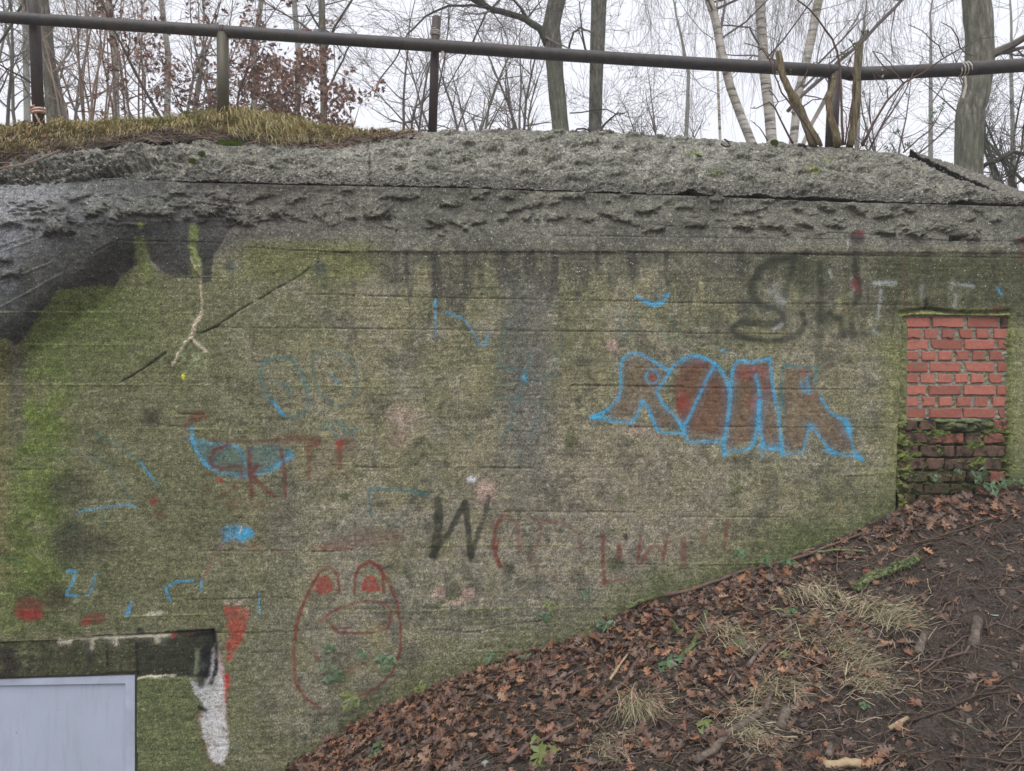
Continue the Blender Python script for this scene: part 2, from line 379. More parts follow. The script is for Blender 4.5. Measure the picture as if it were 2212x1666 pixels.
# left green field
gl = ss(760, 380, PX+wob*3)
blend(gl*ss(540, 640, PY), lin(86, 88, 62), .7)
gm = ss(500, 180, PX+wob*4)*ss(560, 640, PY)*ss(900, 700, PY+wob2*6)
blend(gm*(.45+.9*n2), lin(78, 88, 46), .8)
blend(ss(110, 15, np.abs(PX-85+wob*2.5))*ss(680, 900, PY)*ss(1400, 1200, PY+wob2*2)*ss(.28, .66, n2*.5+n1*.5+.03), lin(84, 100, 40), .8)
blend(ss(130, 20, PX+wob)*ss(1180, 1300, PY)*ss(1400, 1340, PY)*.9, lin(80, 92, 44), .6)
blend(ss(40, -10, PX+wob)*ss(700, 760, PY)*ss(1300, 1200, PY), lin(110, 100, 66), .5)
blend(ss(26, 8, np.abs(PX-35+wob))*ss(690, 740, PY)*ss(1000, 900, PY), lin(84, 76, 70), .6)
blend(ss(360, 120, PX)*ss(850, 1000, PY)*ss(.5, .64, n2), lin(62, 70, 40), .6)
# upper weathered band and dark runs
band = ss(560, 520, PY+wob2*.6)
blend(band, lin(90, 90, 82), .92)
blend(band*ss(.42, .62, n1), lin(64, 64, 58), .6)
blend(ss(600, 470, PX)*band, lin(78, 80, 80), .5)
brown = ss(380, 480, PX)*ss(880, 620, PX)*ss(590, 540, PY+wob2*2)
blend(brown, lin(72, 68, 64), .6)
blend(ss(470, 560, PX)*ss(860, 760, PX)*ss(505, 540, PY+wob*2)*ss(620, 590, PY), lin(92, 94, 58), .8)
rl = 24+130*np.clip(fbm(PX/24, 0*PY, 3, 2, .75)*2.2-.72, 0, 1)*ss(790, 880, PX)+ss(1450, 1620, PX)*45
runs = ss(rl+14, rl-10, PY-545+wob2*1.2)*ss(535, 548, PY)*ss(720, 860, PX)
blend(runs*(.45+.7*n2), lin(66, 66, 60), .7)
for x0, y1, w0 in [(941, 652, 13), (1198, 648, 12), (1145, 600, 18), (1365, 615, 15), (1440, 600, 9), (1005, 640, 9), (880, 610, 8), (1088, 585, 9), (1290, 590, 8), (1600, 610, 10), (1850, 640, 12), (1735, 650, 14), (2000, 640, 20), (2100, 640, 18), (1668, 600, 10), (2150, 650, 16)]:
    blend(ss(w0, w0*.3, np.abs(PX-x0+wob*.6))*ss(530, 548, PY)*ss(y1+20, y1-40, PY+wob2*1.5), lin(54, 54, 50), .75)
rd = ss(1560, 1720, PX)*ss(540, 560, PY)*ss(760, 640, PY+wob2*3)
blend(rd*ss(.32, .6, n2*.5+nv*.5), lin(62, 66, 46), .7)
blend(ss(1850, 1960, PX)*ss(545, 560, PY)*ss(735, 640, PY+wob2*2), lin(66, 68, 46), .65)
blend(ss(1960, 1930, PX)*ss(1885, 1935, PX+wob)*ss(680, 740, PY)*ss(1080, 1000, PY), lin(100, 104, 58), .5)
blend(ss(2170, 2185, PX)*ss(690, 720, PY), lin(106, 110, 72), .6)
blend((ss(1944, 1952, PX+wob*.5)*ss(1960, 1956, PX)+ss(2176, 2180, PX)*ss(2198, 2184, PX+wob*1.2))*ss(675, 690, PY), lin(92, 98, 58), .75)
blend(ss(1944, 1950, PX)*ss(2186, 2180, PX)*ss(664, 674, PY+wob2)*ss(696, 684, PY), lin(118, 120, 70), .8)
# dark bluish stain, upper left
stain = poly_mask('U', [(-900, 150), (0, 190), (600, 150), (900, 400), (1100, 480), (1500, 500), (2000, 480), (2330, 480), (2160, 700), (2090, 840), (2070, 1080), (1980, 1100), (1940, 1040), (1880, 1055), (1700, 1050), (1560, 960), (1480, 880), (1400, 700), (1310, 700), (1350, 900), (1180, 1040), (1110, 1150), (1000, 1110), (700, 1150), (570, 1160), (440, 1340), (360, 1460), (240, 1640), (150, 1720), (80, 1640), (-900, 1750)], 2.5, .7)
blend(stain, lin(46, 47, 45), .93)
blend(stain*ss(.45, .62, n2), lin(62, 60, 57), .5)
for z, p, wd in [('U', [(1370, 700), (1400, 900), (1430, 1000)], 22), ('U', [(1900, 570), (1895, 680)], 15), ('U', [(1880, 740), (1920, 880), (1900, 1000)], 14)]:
    blend(stroke_mask(z, p, wd, .8, 2.2), lin(96, 108, 56), .75)
blend(ell(305, 488, 8, 7), lin(98, 110, 60), .8)
blend(stroke_mask('U', [(1890, 760), (1945, 900), (1960, 1000)], 9), lin(120, 128, 84), .7)
sheen = ss(330, 60, PX+(PY-400)*.5)*ss(640, 470, PY+PX*.25)  # pale sky sheen on the bevelled corner, painted into the wall colour
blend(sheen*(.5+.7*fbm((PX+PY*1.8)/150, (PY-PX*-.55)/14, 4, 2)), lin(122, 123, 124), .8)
blend(ss(60, 20, PX)*ss(430, 520, PY)*ss(700, 600, PY), lin(92, 94, 100), .4)
# near the bank: damp green foot
gY = pl([(-300, 2300), (400, 1800), (620, 1666), (760, 1570), (900, 1500), (980, 1470), (1100, 1420), (1260, 1380), (1340, 1325), (1450, 1296), (1600, 1240), (1700, 1205), (1850, 1145), (1940, 1100), (2060, 1075), (2212, 1047), (2600, 1000)])
gd = gY(PX)-PY
blend(ss(120, 0, gd+wob*2)*ss(500, 900, PX), lin(80, 86, 54), .65)
blend(ss(40, 0, gd+wob)*ss(1250, 1500, PX), lin(76, 84, 52), .5)
blend(ell(1725, 1165, 60, 30)*1, lin(66, 78, 42), .4)
# under lintel wall
blend(ss(470, 440, PX)*ss(290, 300, PX)*ss(1455, 1468, PY), lin(84, 92, 60), .8)
blend(ss(560, 470, PX)*ss(470, 520, PX+0)*ss(1380, 1500, PY), lin(92, 98, 72), .4)
# ---- lintel face
lint_pts = [(-400, 1400), (0, 1387), (130, 1383), (200, 1376), (460, 1361), (470, 1464), (292, 1464), (292, 1457), (0, 1468), (-400, 1480)]
LM = poly_mask('F', lint_pts, 1.2, .25)
blend(LM, lin(62, 64, 44), .95)
blend(LM*ss(.4, .6, n2), lin(50, 52, 38), .6)
blend(LM*ss(285, 300, PX), lin(40, 43, 34), .8)
blend(LM*ss(80, 40, PX+wob*2)*ss(.3, .6, n2), lin(40, 36, 32), .8)
blend(LM*ell(55, 1420, 22, 40, .6)*ss(.4, .6, n3), lin(86, 90, 66), .7)
# ---- blotches
for cx, cy, rx, ry, c, a in [(326, 903, 22, 18, (58, 58, 46), .9), (150, 1060, 50, 40, (64, 66, 48), .8), (150, 1170, 42, 50, (52, 54, 42), .8), (210, 1180, 55, 26, (58, 58, 46), .6),
    (450, 1118, 60, 50, (74, 76, 54), .4), (1232, 950, 12, 20, (72, 76, 50), .8), (1040, 890, 20, 12, (86, 84, 66), .7), (1100, 1230, 13, 20, (60, 62, 52), .8), (1330, 1218, 16, 15, (62, 68, 48), .8),
    (1350, 1160, 6, 6, (56, 58, 48), .9), (1165, 1265, 20, 26, (74, 74, 66), .7), (880, 1235, 8, 12, (62, 66, 54), .7), (1035, 1330, 70, 18, (74, 78, 58), .6), (970, 1287, 16, 9, (70, 74, 56), .8),
    (745, 1075, 10, 9, (68, 74, 50), .8), (820, 1090, 9, 7, (72, 76, 56), .7), (1340, 1080, 12, 10, (72, 78, 54), .6), (1690, 870, 10, 16, (80, 70, 52), .7), (1590, 1050, 14, 30, (78, 84, 56), .6),
    (1425, 1250, 26, 24, (74, 82, 52), .6), (370, 782, 12, 12, (58, 60, 44), .8), (500, 575, 12, 14, (58, 66, 62), .7), (690, 582, 16, 16, (58, 66, 62), .7), (120, 1290, 34, 30, (56, 52, 36), .8), (62, 1305, 26, 30, (58, 58, 44), .7)]:
    blend(ell(cx, cy, rx, ry, .55, 1.4), lin(*c), a)
for cx, cy, rx, ry in [(945, 1283, 16, 10), (1010, 1283, 16, 10), (985, 1300, 20, 6), (490, 1306, 6, 5), (513, 1306, 8, 6), (1320, 745, 12, 14), (1375, 930, 30, 12), (870, 900, 34, 24), (860, 950, 26, 18), (1050, 1060, 20, 26)]:
    blend(ell(cx, cy, rx, ry, .6, 1.6), lin(158, 134, 124), .7 if rx < 21 else .35)
blend(ell(1018, 1035, 10, 8, .4), lin(176, 178, 184), .85)
# mineral vein
for p, wd, a in [([(1240, 0), (1260, 60), (1300, 130), (1308, 250), (1308, 330)], 4, .6), ([(1310, 350), (1295, 400), (1270, 430), (1245, 500), (1238, 530)], 7, .9), ([(1238, 530), (1200, 560), (1170, 610), (1140, 665), (1120, 700)], 6, .8), ([(1250, 540), (1290, 575), (1340, 615)], 6, .9)]:
    blend(stroke_mask('L', p, wd, .6, 1.8)*(.5+.6*n3), lin(186, 170, 150), a); H += stroke_mask('L', p, wd, .7)*.006
blend(ell(415, 770, 30, 34, .7, 1.5)*ss(.4, .6, n3), lin(112, 122, 92), .7)
blend(ell(397, 815, 3.5, 7, .3), lin(200, 190, 30), .95)
# ---- formwork board joints
def fl(z, pts, kind, wd=3.0, a=.7, c=None):
    m = stroke_mask(z, pts, wd*.8, .5, .35); a *= .8
    br = ss(.25, .5, fbm(PX/40, PY/10, 3, 5)); m = m*(.35+.65*br)
    if kind == 'l': blend(m, lin(*(c or (134, 140, 96))), a); return m*.004
    blend(m, lin(*(c or (44, 44, 36))), a); return -m*.006
for z, pts, k, wd, a in [('U', [(1160, 1015), (2212, 1040)], 'l', 2.2, .5), ('U', [(-900, 1380), (1200, 1385), (2330, 1402)], 'l', 2.4, .7), ('L', [(160, 565), (700, 568), (1180, 572)], 'l', 3, .6),
    ('L', [(0, 823), (500, 824), (1360, 829)], 'l', 3.2, .7), ('L', [(1850, 832), (2212, 832)], 'l', 4, .75), ('M', [(0, 840), (1100, 836)], 'l', 3, .5), ('L', [(860, 1108), (1700, 1124)], 'l', 2.5, .55),
    ('m', [(380, 205), (1500, 200)], 'l', 2.6, .6), ('m', [(880, 612), (1280, 604)], 'l', 4, 1.), ('m', [(200, 628), (880, 620)], 'l', 2.5, .55), ('m', [(1280, 605), (1700, 603)], 'l', 3, .5), ('l', [(520, 690), (900, 660), (1340, 650)], 'l', 3, .7),
    ('m', [(860, 890), (1420, 880)], 'l', 3, .5), ('l', [(1740, 238), (2212, 235)], 'l', 2.4, .5), ('r', [(-100, 325), (500, 318)], 'l', 3, .4), ('R', [(960, 1420), (1400, 1390)], 'l', 5, .4),
    ('M', [(0, 246), (580, 262), (1040, 270)], 'd', 3, .8), ('M', [(1040, 270), (1700, 285), (2212, 295)], 'd', 2.4, .7), ('R', [(0, 296), (700, 302), (1580, 312)], 'd', 3.2, .9), ('M', [(0, 463), (380, 465), (1000, 478), (2212, 490)], 'd', 2.6, .75),
    ('R', [(0, 494), (760, 502)], 'd', 2.4, .6), ('L', [(1420, 455), (2212, 462)], 'd', 2.4, .5), ('L', [(1980, 242), (2212, 246)], 'd', 3, .8), ('M', [(1490, 830), (1800, 835), (2212, 842)], 'd', 5, .85), ('R', [(0, 848), (1180, 860)], 'd', 2.4, .6),
    ('M', [(1860, 1100), (2060, 1105), (2212, 1108)], 'd', 3.6, .7), ('R', [(0, 1095), (600, 1105), (1300, 1108)], 'd', 2.6, .6), ('M', [(90, 1362), (380, 1368)], 'd', 4, .6), ('M', [(900, 1366), (1250, 1370)], 'd', 4, .55), ('M', [(1050, 1650), (1900, 1655)], 'd', 3.5, .5),
    ('l', [(1240, 240), (2212, 240)], 'd', 2.4, .6), ('l', [(1200, 555), (1900, 545)], 'd', 3, .7), ('l', [(1400, 770), (1600, 770), (1940, 760)], 'd', 3, .75), ('m', [(600, 750), (850, 770), (1100, 715), (1330, 690)], 'd', 3, .5), ('m', [(1780, 325), (2100, 330)], 'd', 3, .5),
    ('r', [(0, 20), (700, 22)], 'd', 3, .5), ('R', [(-300, 720), (400, 724)], 'd', 2, .35), ('L', [(0, 1380), (700, 1382)], 'd', 2.2, .45), ('L', [(1160, 1018), (1340, 1022)], 'd', 5, .8), ('L', [(1020, 1085), (1180, 1100)], 'd', 3, .7),
    ('F', [(700, 545), (1500, 546), (1900, 553), (2260, 558)], 'd', 3.2, .85), ('F', [(540, 535), (760, 548)], 'd', 2.5, .6), ('U', [(930, 800), (1040, 745), (1160, 680), (1400, 690), (2170, 706)], 'd', 3, .9), ('U', [(370, 1150), (590, 1020)], 'd', 2.4, .6),
    ('F', [(1200, 510), (2212, 522)], 'd', 2.5, .5), ('F', [(1350, 485), (1500, 492), (1900, 508)], 'd', 2.5, .5)]:
    H += fl(z, pts, k, wd, a)
for p in [[(0, 1340), (300, 1180), (600, 1010)], [(0, 800), (250, 710), (500, 610)], [(0, 740), (300, 640)], [(0, 1100), (500, 900)]]:
    H += stroke_mask('U', p, 4, .6, .4)*.006; blend(stroke_mask('U', p, 3.4, .6, .4), lin(104, 104, 100), .5)
# dark diagonal crack
for p, wd in [([(790, 810), (860, 770), (950, 712)], 4.5), ([(950, 712), (1070, 625)], 7), ([(1290, 497), (1400, 455), (1500, 380)], 5), ([(1500, 380), (1580, 330), (1700, 262), (1800, 200)], 3.6), ([(1800, 200), (1930, 130), (2070, 30)], 2.4)]:
    m = stroke_mask('L', p, wd*.7, .6, 1.1)*ss(.3, .5, fbm(PX/18, PY/18, 3, 1)+.12); H -= m*.012; blend(m, lin(38, 37, 30), .75)
H += ss(551, 543, PY+wob2*.3)*ss(640, 720, PX)*.011                     # the upper band stands proud
# broken edge over the bricked opening
m = stroke_mask('V', [(1290, 650), (1400, 635), (1480, 620), (1600, 635), (1720, 650), (1900, 650), (2100, 640)], 8, .6, 1.5); H -= m*.02; blend(m, lin(48, 52, 32), .7)
m = stroke_mask('V', [(1480, 560), (1485, 630)], 3, .5); H -= m*.02; blend(m, lin(36, 38, 28), .8)
m = poly_mask('V', [(1650, 78), (1745, 85), (1742, 112), (1648, 115)], 1.2, .3); H -= m*.07; blend(m, lin(46, 48, 40), .6)
H += LM*-.012
m = stroke_mask('F', [(200, 1377), (300, 1372), (460, 1361), (464, 1400), (468, 1440)], 4, .5, .8); H -= m*.012; blend(m, lin(26, 26, 24), .85)
# ---- paint
BL = lin(72, 158, 196); BD = lin(52, 112, 118); RB = lin(104, 64, 50); RD = lin(150, 52, 48); RR = lin(196, 26, 38); DK = lin(44, 48, 38); WH = lin(205, 205, 205); BK = lin(24, 25, 28)
paint(poly_mask('M', [(1840, 660), (1960, 655), (2110, 750), (2040, 880), (2070, 940), (2212, 1100), (2050, 1110), (1990, 980), (1950, 930), (1900, 1050), (1700, 1040), (1810, 900)], 3), RB, .5)
paint(poly_mask('M', [(2212, 680), (2170, 740), (2150, 820), (2170, 1000), (2230, 1120), (2600, 1190), (2500, 1190), (2520, 900), (2440, 700), (2300, 650)], 3), RB, .48)
paint(poly_mask('R', [(0, 660), (100, 650), (210, 700), (290, 830), (290, 1000), (255, 1190), (40, 1185), (-30, 1050), (-50, 850)], 3), RB, .54)
paint(poly_mask('R', [(340, 700), (560, 680), (585, 900), (635, 1230), (530, 1220), (490, 1060), (460, 1190), (300, 1240), (290, 1100), (320, 850)], 3), RB, .64)
paint(poly_mask('R', [(660, 725), (855, 730), (850, 820), (940, 1000), (1060, 1080), (1100, 1250), (950, 1240), (825, 1100), (780, 1250), (650, 1240)], 3), RB, .56)
for z, cx, cy, rx, ry, a in [('M', 2015, 790, 26, 30, .9), ('R', 400, 745, 60, 50, .6), ('R', 500, 740, 60, 50, .6), ('R', 10, 950, 50, 70, .7), ('R', 470, 950, 50, 60, .6), ('R', 780, 740, 30, 24, .6), ('R', 130, 690, 30, 24, .6), ('R', 550, 845, 40, 30, .5), ('R', 830, 910, 30, 22, .4), ('M', 2200, 960, 20, 50, .5)]:
    ox, oy, k_ = ZN[z]; paint(ell(ox+k_*cx, oy+k_*cy, k_*rx, k_*ry, .7, .8), RD, a*.6)
def S(z, pts, c, wd, a=.9, soft=.55):
    paint(stroke_mask(z, pts, wd*2.5, .85)*(.4+.9*n3), c, a*.20)
    paint(stroke_mask(z, pts, wd*.82, soft)*np.clip(.42+.85*n3+.7*(n2-.45), 0, 1), c, min(1, a*.97))
# main outline letters
S('M', [(1640, 1040), (1740, 980), (1800, 900), (1812, 830), (1808, 700), (1830, 655), (1885, 625), (1950, 630), (2030, 680), (2120, 735)], BL, 9, .82)
S('M', [(2212, 665), (2150, 700), (2095, 800), (2042, 880), (2080, 945), (2150, 1020), (2215, 1110)], BL, 9, .85)
S('M', [(1640, 1040), (1760, 1062), (1875, 1078), (1915, 1035), (1953, 935), (1990, 985), (2040, 1110), (2080, 1140), (2212, 1138)], BL, 9, .85)
S('M', [(1630, 1035), (1680, 1025)], BL, 13, .95)
S('M', [(1985, 740), (1970, 780), (1985, 815), (2030, 820), (2055, 790), (2045, 750), (2010, 730)], BL, 5, .75)
S('R', [(0, 662), (50, 640), (110, 645), (180, 670), (220, 700), (260, 750), (300, 840), (310, 900), (300, 1000), (285, 1100), (270, 1200), (262, 1280)], BL, 10, .88)
S('R', [(210, 700), (150, 800), (90, 940), (30, 1060), (0, 1110)], BL, 8, .8)
S('R', [(0, 1100), (10, 1140), (35, 1200), (120, 1200), (200, 1198), (260, 1198)], BL, 10, .78)
S('R', [(262, 1280), (330, 1250), (390, 1262), (445, 1232), (470, 1180), (492, 1060), (500, 940)], BL, 10, .82)
S('R', [(498, 935), (495, 1000), (493, 1060)], BL, 11, .9)
S('R', [(310, 860), (322, 740), (350, 672), (450, 682), (520, 665), (568, 660), (576, 760), (592, 880), (620, 1000), (634, 1120), (645, 1280)], BL, 9, .88)
S('R', [(493, 1060), (510, 1160), (525, 1222), (560, 1242), (640, 1238)], BL, 9, .8)
S('R', [(515, 1200), (518, 1300)], BL, 6, .7); S('R', [(500, 1230), (640, 1245)], BL, 14, .55)
S('R', [(475, 770), (488, 840), (500, 890)], BL, 8, .85)
S('R', [(650, 1000), (640, 800), (648, 712), (700, 705), (800, 715), (872, 715), (860, 810)], BD, 10, .7)
S('R', [(900, 915), (950, 1000), (1050, 1062), (1080, 1120)], BL, 8, .85); S('R', [(1060, 1060), (1082, 1130)], BL, 14, .9)
S('R', [(1080, 1130), (1110, 1260), (1150, 1310)], BL, 7, .65); S('R', [(1120, 1270), (1160, 1310)], BL, 14, .7)
S('R', [(650, 1280), (780, 1265), (800, 1180), (825, 1095), (880, 1150), (950, 1255), (1040, 1282), (1150, 1300)], BL, 7, .72)
S('R', [(930, 1250), (980, 1275)], BL, 13, .9); S('R', [(815, 1095), (840, 1100)], BL, 10, .85)
S('R', [(812, 765), (808, 830), (822, 890)], BL, 5, .7); S('R', [(770, 820), (785, 870), (825, 862)], BL, 7, .8)
S('R', [(240, 605), (285, 612)], BL, 8, .6)
# bird mark and rabbit-ear marks above
S('M', [(1915, 255), (1960, 290), (2030, 320), (2090, 290), (2120, 235)], BL, 8, .85); S('M', [(1970, 290), (2080, 300)], BL, 9, .7); S('M', [(2050, 255), (2120, 240)], BL, 5, .7)
for p in [[(1780, 325), (1815, 350)], [(1905, 330), (1920, 400), (1890, 470), (1830, 520), (1800, 510), (1810, 450), (1840, 350)], [(2045, 380), (2060, 440), (2110, 530), (2160, 550), (2200, 540), (2180, 480), (2120, 370)]]:
    S('M', p, BD, 7, .5)
# stickman-like blue letters centre
for p, a, wd in [([(608, 280), (612, 320)], .8, 8), ([(605, 350), (612, 400), (612, 520)], .65, 7), ([(680, 360), (790, 400), (850, 480), (890, 570), (935, 575), (950, 500)], .62, 8), ([(1085, 420), (1050, 500), (1030, 600), (1010, 700), (1120, 730), (1200, 745)], .5, 8),
    ([(1440, 510), (1420, 600), (1390, 680), (1370, 780), (1230, 790)], .45, 8), ([(1225, 600), (1210, 700), (1185, 790), (1160, 900), (1120, 950), (1100, 1080), (1050, 1150), (1040, 1190)], .55, 7), ([(1180, 780), (1190, 800)], .9, 8),
    ([(960, 980), (985, 920), (1040, 910)], .5, 6), ([(1080, 910), (1300, 950), (1290, 1010), (1220, 1170)], .45, 8), ([(885, 420), (900, 450)], .4, 5), ([(1150, 1240), (1140, 1370)], .4, 8), ([(840, 1150), (820, 1240)], .4, 6)]:
    S('M', p, BL if a > .6 else BD, wd, a)
S('M', [(190, 1500), (330, 1503), (440, 1515), (560, 1540)], BD, 8, .75); S('M', [(185, 1500), (178, 1580), (190, 1660)], BD, 7, .65)
S('m', [(190, 10), (250, 30), (400, 60)], BD, 6, .45); S('m', [(400, 40), (400, 400)], BD, 5, .35); S('m', [(195, 0), (200, 260)], BD, 5, .35)
# OO left centre
S('L', [(1890, 650), (1790, 650), (1700, 690), (1685, 760), (1710, 850), (1760, 940), (1830, 1020), (1900, 1040), (1960, 1020), (2000, 950), (1990, 850), (1950, 750), (1890, 670)], BD, 12, .62)
S('L', [(1770, 940), (1830, 1015)], BL, 7, .7); S('L', [(1820, 810), (1870, 850), (1875, 900)], BD, 8, .7)
S('L', [(2020, 700), (2040, 620), (2130, 605), (2240, 640), (2310, 740), (2310, 880), (2240, 970), (2160, 960), (2070, 880), (2025, 780), (2020, 700)], BD, 10, .48)
S('L', [(2140, 750), (2200, 830)], BL, 7, .55); S('L', [(2050, 1140), (2100, 1090), (2180, 1060), (2240, 1150), (2330, 1100)], BD, 9, .6); S('L', [(2120, 1100), (2200, 1170)], BL, 6, .6)
S('M', [(0, 1060), (60, 1130), (90, 1200)], BD, 8, .55)
# left mouth shape with S K I lettering
paint(poly_mask('L', [(1260, 1190), (1400, 1220), (1550, 1230), (1750, 1215), (1890, 1260), (1900, 1310), (1760, 1380), (1600, 1430), (1450, 1400), (1330, 1340)], 4), BD, .55)
S('L', [(1240, 1110), (1250, 1200), (1290, 1290), (1340, 1350)], BL, 10, .85); S('L', [(1340, 1350), (1420, 1400), (1540, 1425), (1700, 1410), (1800, 1360)], BL, 8, .65); S('L', [(1210, 1180), (1400, 1210), (1540, 1225)], BL, 9, .5)
S('L', [(1800, 1350), (1850, 1310), (1890, 1290), (1880, 1260)], BL, 9, .85); S('L', [(1540, 1225), (1600, 1360)], BL, 2.6, .9); S('L', [(1780, 1225), (1880, 1260)], BD, 7, .6)
for p, wd, a in [([(1470, 1220), (1390, 1250), (1360, 1310), (1385, 1360), (1460, 1368), (1550, 1362)], 9, .9), ([(1560, 1370), (1560, 1440), (1480, 1520), (1400, 1560)], 8, .6), ([(1612, 1250), (1620, 1400), (1632, 1555)], 10, .92), ([(1665, 1350), (1635, 1410), (1700, 1490), (1780, 1555)], 10, .9),
    ([(1820, 1245), (1840, 1340), (1850, 1560)], 9, .8), ([(1350, 1170), (1480, 1195), (1700, 1190), (1960, 1170), (2080, 1190)], 7, .55), ([(1990, 1240), (2060, 1210)], 12, .75), ([(2000, 1260), (2005, 1440)], 9, .6), ([(2190, 1200), (2200, 1360)], 14, .6),
    ([(1340, 1540), (1350, 1450), (1430, 1440), (1540, 1500)], 8, .45), ([(1200, 1100), (1300, 1010), (1340, 1040)], 14, .55)]:
    S('L', p, lin(104, 52, 44), wd*1.1, a)
for cx, cy, rx, ry, a in [(475, 1037, 8, 6, .8), (333, 1082, 12, 9, .7), (735, 960, 8, 14, .8), (345, 1115, 14, 16, .55), (505, 1090, 22, 16, .5), (560, 1092, 20, 9, .5), (755, 960, 18, 24, .5), (425, 900, 22, 12, .5), (640, 950, 60, 14, .4), (600, 1120, 60, 30, .3), (545, 1170, 120, 22, .3), (700, 1010, 60, 46, .28), (860, 935, 40, 34, .3)]:
    paint(ell(cx, cy, rx, ry, .7), RB if a < .6 else RD, a)
# blue curves far left
S('L', [(510, 1140), (530, 1200), (500, 1270), (360, 1260)], BD, 6, .4); S('L', [(620, 1150), (760, 1210), (900, 1320), (980, 1420), (1040, 1500)], BD, 7, .62); S('L', [(910, 1330), (990, 1440)], BL, 6, .6)
S('L', [(560, 1290), (680, 1340), (780, 1450), (840, 1570)], BD, 6, .55); S('L', [(510, 1650), (620, 1630), (800, 1605), (880, 1620)], BL, 7, .65)
for p, a, wd in [([(485, 0), (470, 130)], .5, 6), ([(690, 0), (640, 100)], .5, 6), ([(440, 370), (490, 370), (480, 430), (440, 500), (430, 525), (500, 530)], .8, 8), ([(620, 390), (600, 480), (570, 530)], .65, 7), ([(1105, 560), (1080, 510), (1075, 480), (1140, 440), (1250, 430)], .75, 7), ([(1305, 435), (1300, 495)], .95, 6),
    ([(850, 570), (825, 650)], .75, 8), ([(820, 640), (835, 635)], .95, 9), ([(830, 460), (820, 540)], .4, 4), ([(1675, 510), (1685, 660)], .7, 5), ([(545, 640), (580, 600)], .5, 6), ([(1550, 470), (1550, 560)], .4, 4), ([(1500, 90), (1460, 170), (1420, 220)], .8, 3)]:
    S('l', p, BL if a > .6 else BD, wd, a)
paint(ell(527, 1152, 21, 16, .35, 1.2), BL, .95); paint(ell(500, 1150, 24, 20, .5), BL, .5); S('l', [(1568, 75), (1552, 130)], WH, 3, .8); S('l', [(1562, 140), (1568, 195)], BL, 3, .9)
S('l', [(1440, 200), (1375, 290), (1345, 370), (1310, 420)], lin(150, 88, 80), 3.5, .85)
S('l', [(1570, 205), (1680, 215)], RD, 2.5, .7); S('l', [(1780, 245), (1870, 248)], RD, 3.5, .8); S('m', [(-180, 222), (80, 225)], RD, 4, .8)
paint(poly_mask('W', [(400, 330), (480, 280), (640, 225), (830, 250), (810, 310), (600, 325)], 6), RB, .5)
# face doodle
FB = lin(116, 56, 46)
for p, wd, a in [([(400, 480), (355, 580), (325, 680), (312, 800), (318, 940), (360, 1010), (430, 1060)], 9, .72), ([(660, 385), (700, 410), (745, 480), (785, 580), (800, 680), (800, 800), (760, 900), (690, 970), (600, 1010), (560, 1020)], 7, .72),
    ([(395, 500), (430, 440), (470, 410), (505, 440), (518, 490), (522, 525)], 7, .82), ([(590, 530), (588, 470), (610, 415), (660, 390), (700, 410), (720, 450), (722, 525)], 7, .85),
    ([(430, 660), (480, 625), (520, 600), (600, 580), (640, 568), (720, 575), (755, 610), (755, 660), (735, 700), (670, 715), (520, 715), (490, 690), (460, 655)], 6, .72), ([(490, 690), (570, 690)], 7, .5), ([(660, 680), (740, 670)], 5, .5), ([(400, 790), (430, 850), (490, 900), (560, 890), (640, 850)], 8, .55), ([(1250, 290), (1235, 350), (1260, 410)], 6, .7)]:
    S('W', p, FB, wd*1.1, min(1, a*1.2))
paint(poly_mask('W', [(410, 500), (430, 460), (470, 450), (492, 490), (495, 525), (440, 545), (410, 530)], 3), RD, .72)
paint(poly_mask('W', [(618, 500), (640, 455), (680, 450), (705, 500), (720, 520), (660, 530), (620, 520)], 3), RD, .78)
paint(ell(488+.4715*655, 1030+.4715*490, 4, 6, .4, .3), lin(120, 112, 100), .9)
# W and scribbles
S('W', [(972, 110), (975, 230), (950, 360)], DK, 24, .9, .25); S('W', [(950, 350), (1020, 260), (1095, 120)], DK, 15, .88, .3); S('W', [(1098, 120), (1110, 240), (1120, 365)], DK, 17, .9, .25); S('W', [(1125, 360), (1160, 250), (1190, 160), (1205, 90)], DK, 14, .8, .35)
for p, wd, a in [([(1040, 20), (1000, 90), (985, 200), (1000, 290), (1030, 340)], 9, .62), ([(1060, 0), (1140, 60), (1155, 240)], 9, .4), ([(1200, 0), (1290, 60), (1280, 180), (1210, 320)], 8, .35), ([(1300, 40), (1450, 60), (1530, 120), (1550, 230)], 8, .38), ([(1695, 140), (1695, 300), (1705, 450)], 9, .62), ([(1800, 200), (1800, 280)], 11, .6), ([(1700, 440), (1850, 420)], 8, .35),
    ([(1940, 140), (1930, 230), (1920, 300)], 8, .5), ([(1950, 310), (1990, 230), (2040, 200), (2080, 260)], 8, .5), ([(2110, 150), (2090, 290)], 8, .5), ([(1380, 370), (1390, 420)], 10, .4)]:
    S('m', p, lin(112, 58, 50), wd*1.25, min(a*1.5, .85))
for p, wd, a in [([(140, 60), (130, 200)], 14, .35), ([(290, 40), (270, 230)], 12, .42), ([(0, 170), (10, 330)], 16, .4), ([(1010, -60), (1005, 20)], 9, .3)]: S('r', p, lin(112, 60, 50), wd, min(1, a*1.7))
paint(ell(1380, 1000, 60, 20, .8), RB, .22); paint(ell(1020, 1010, 60, 50, .8), lin(118, 96, 100), .25)
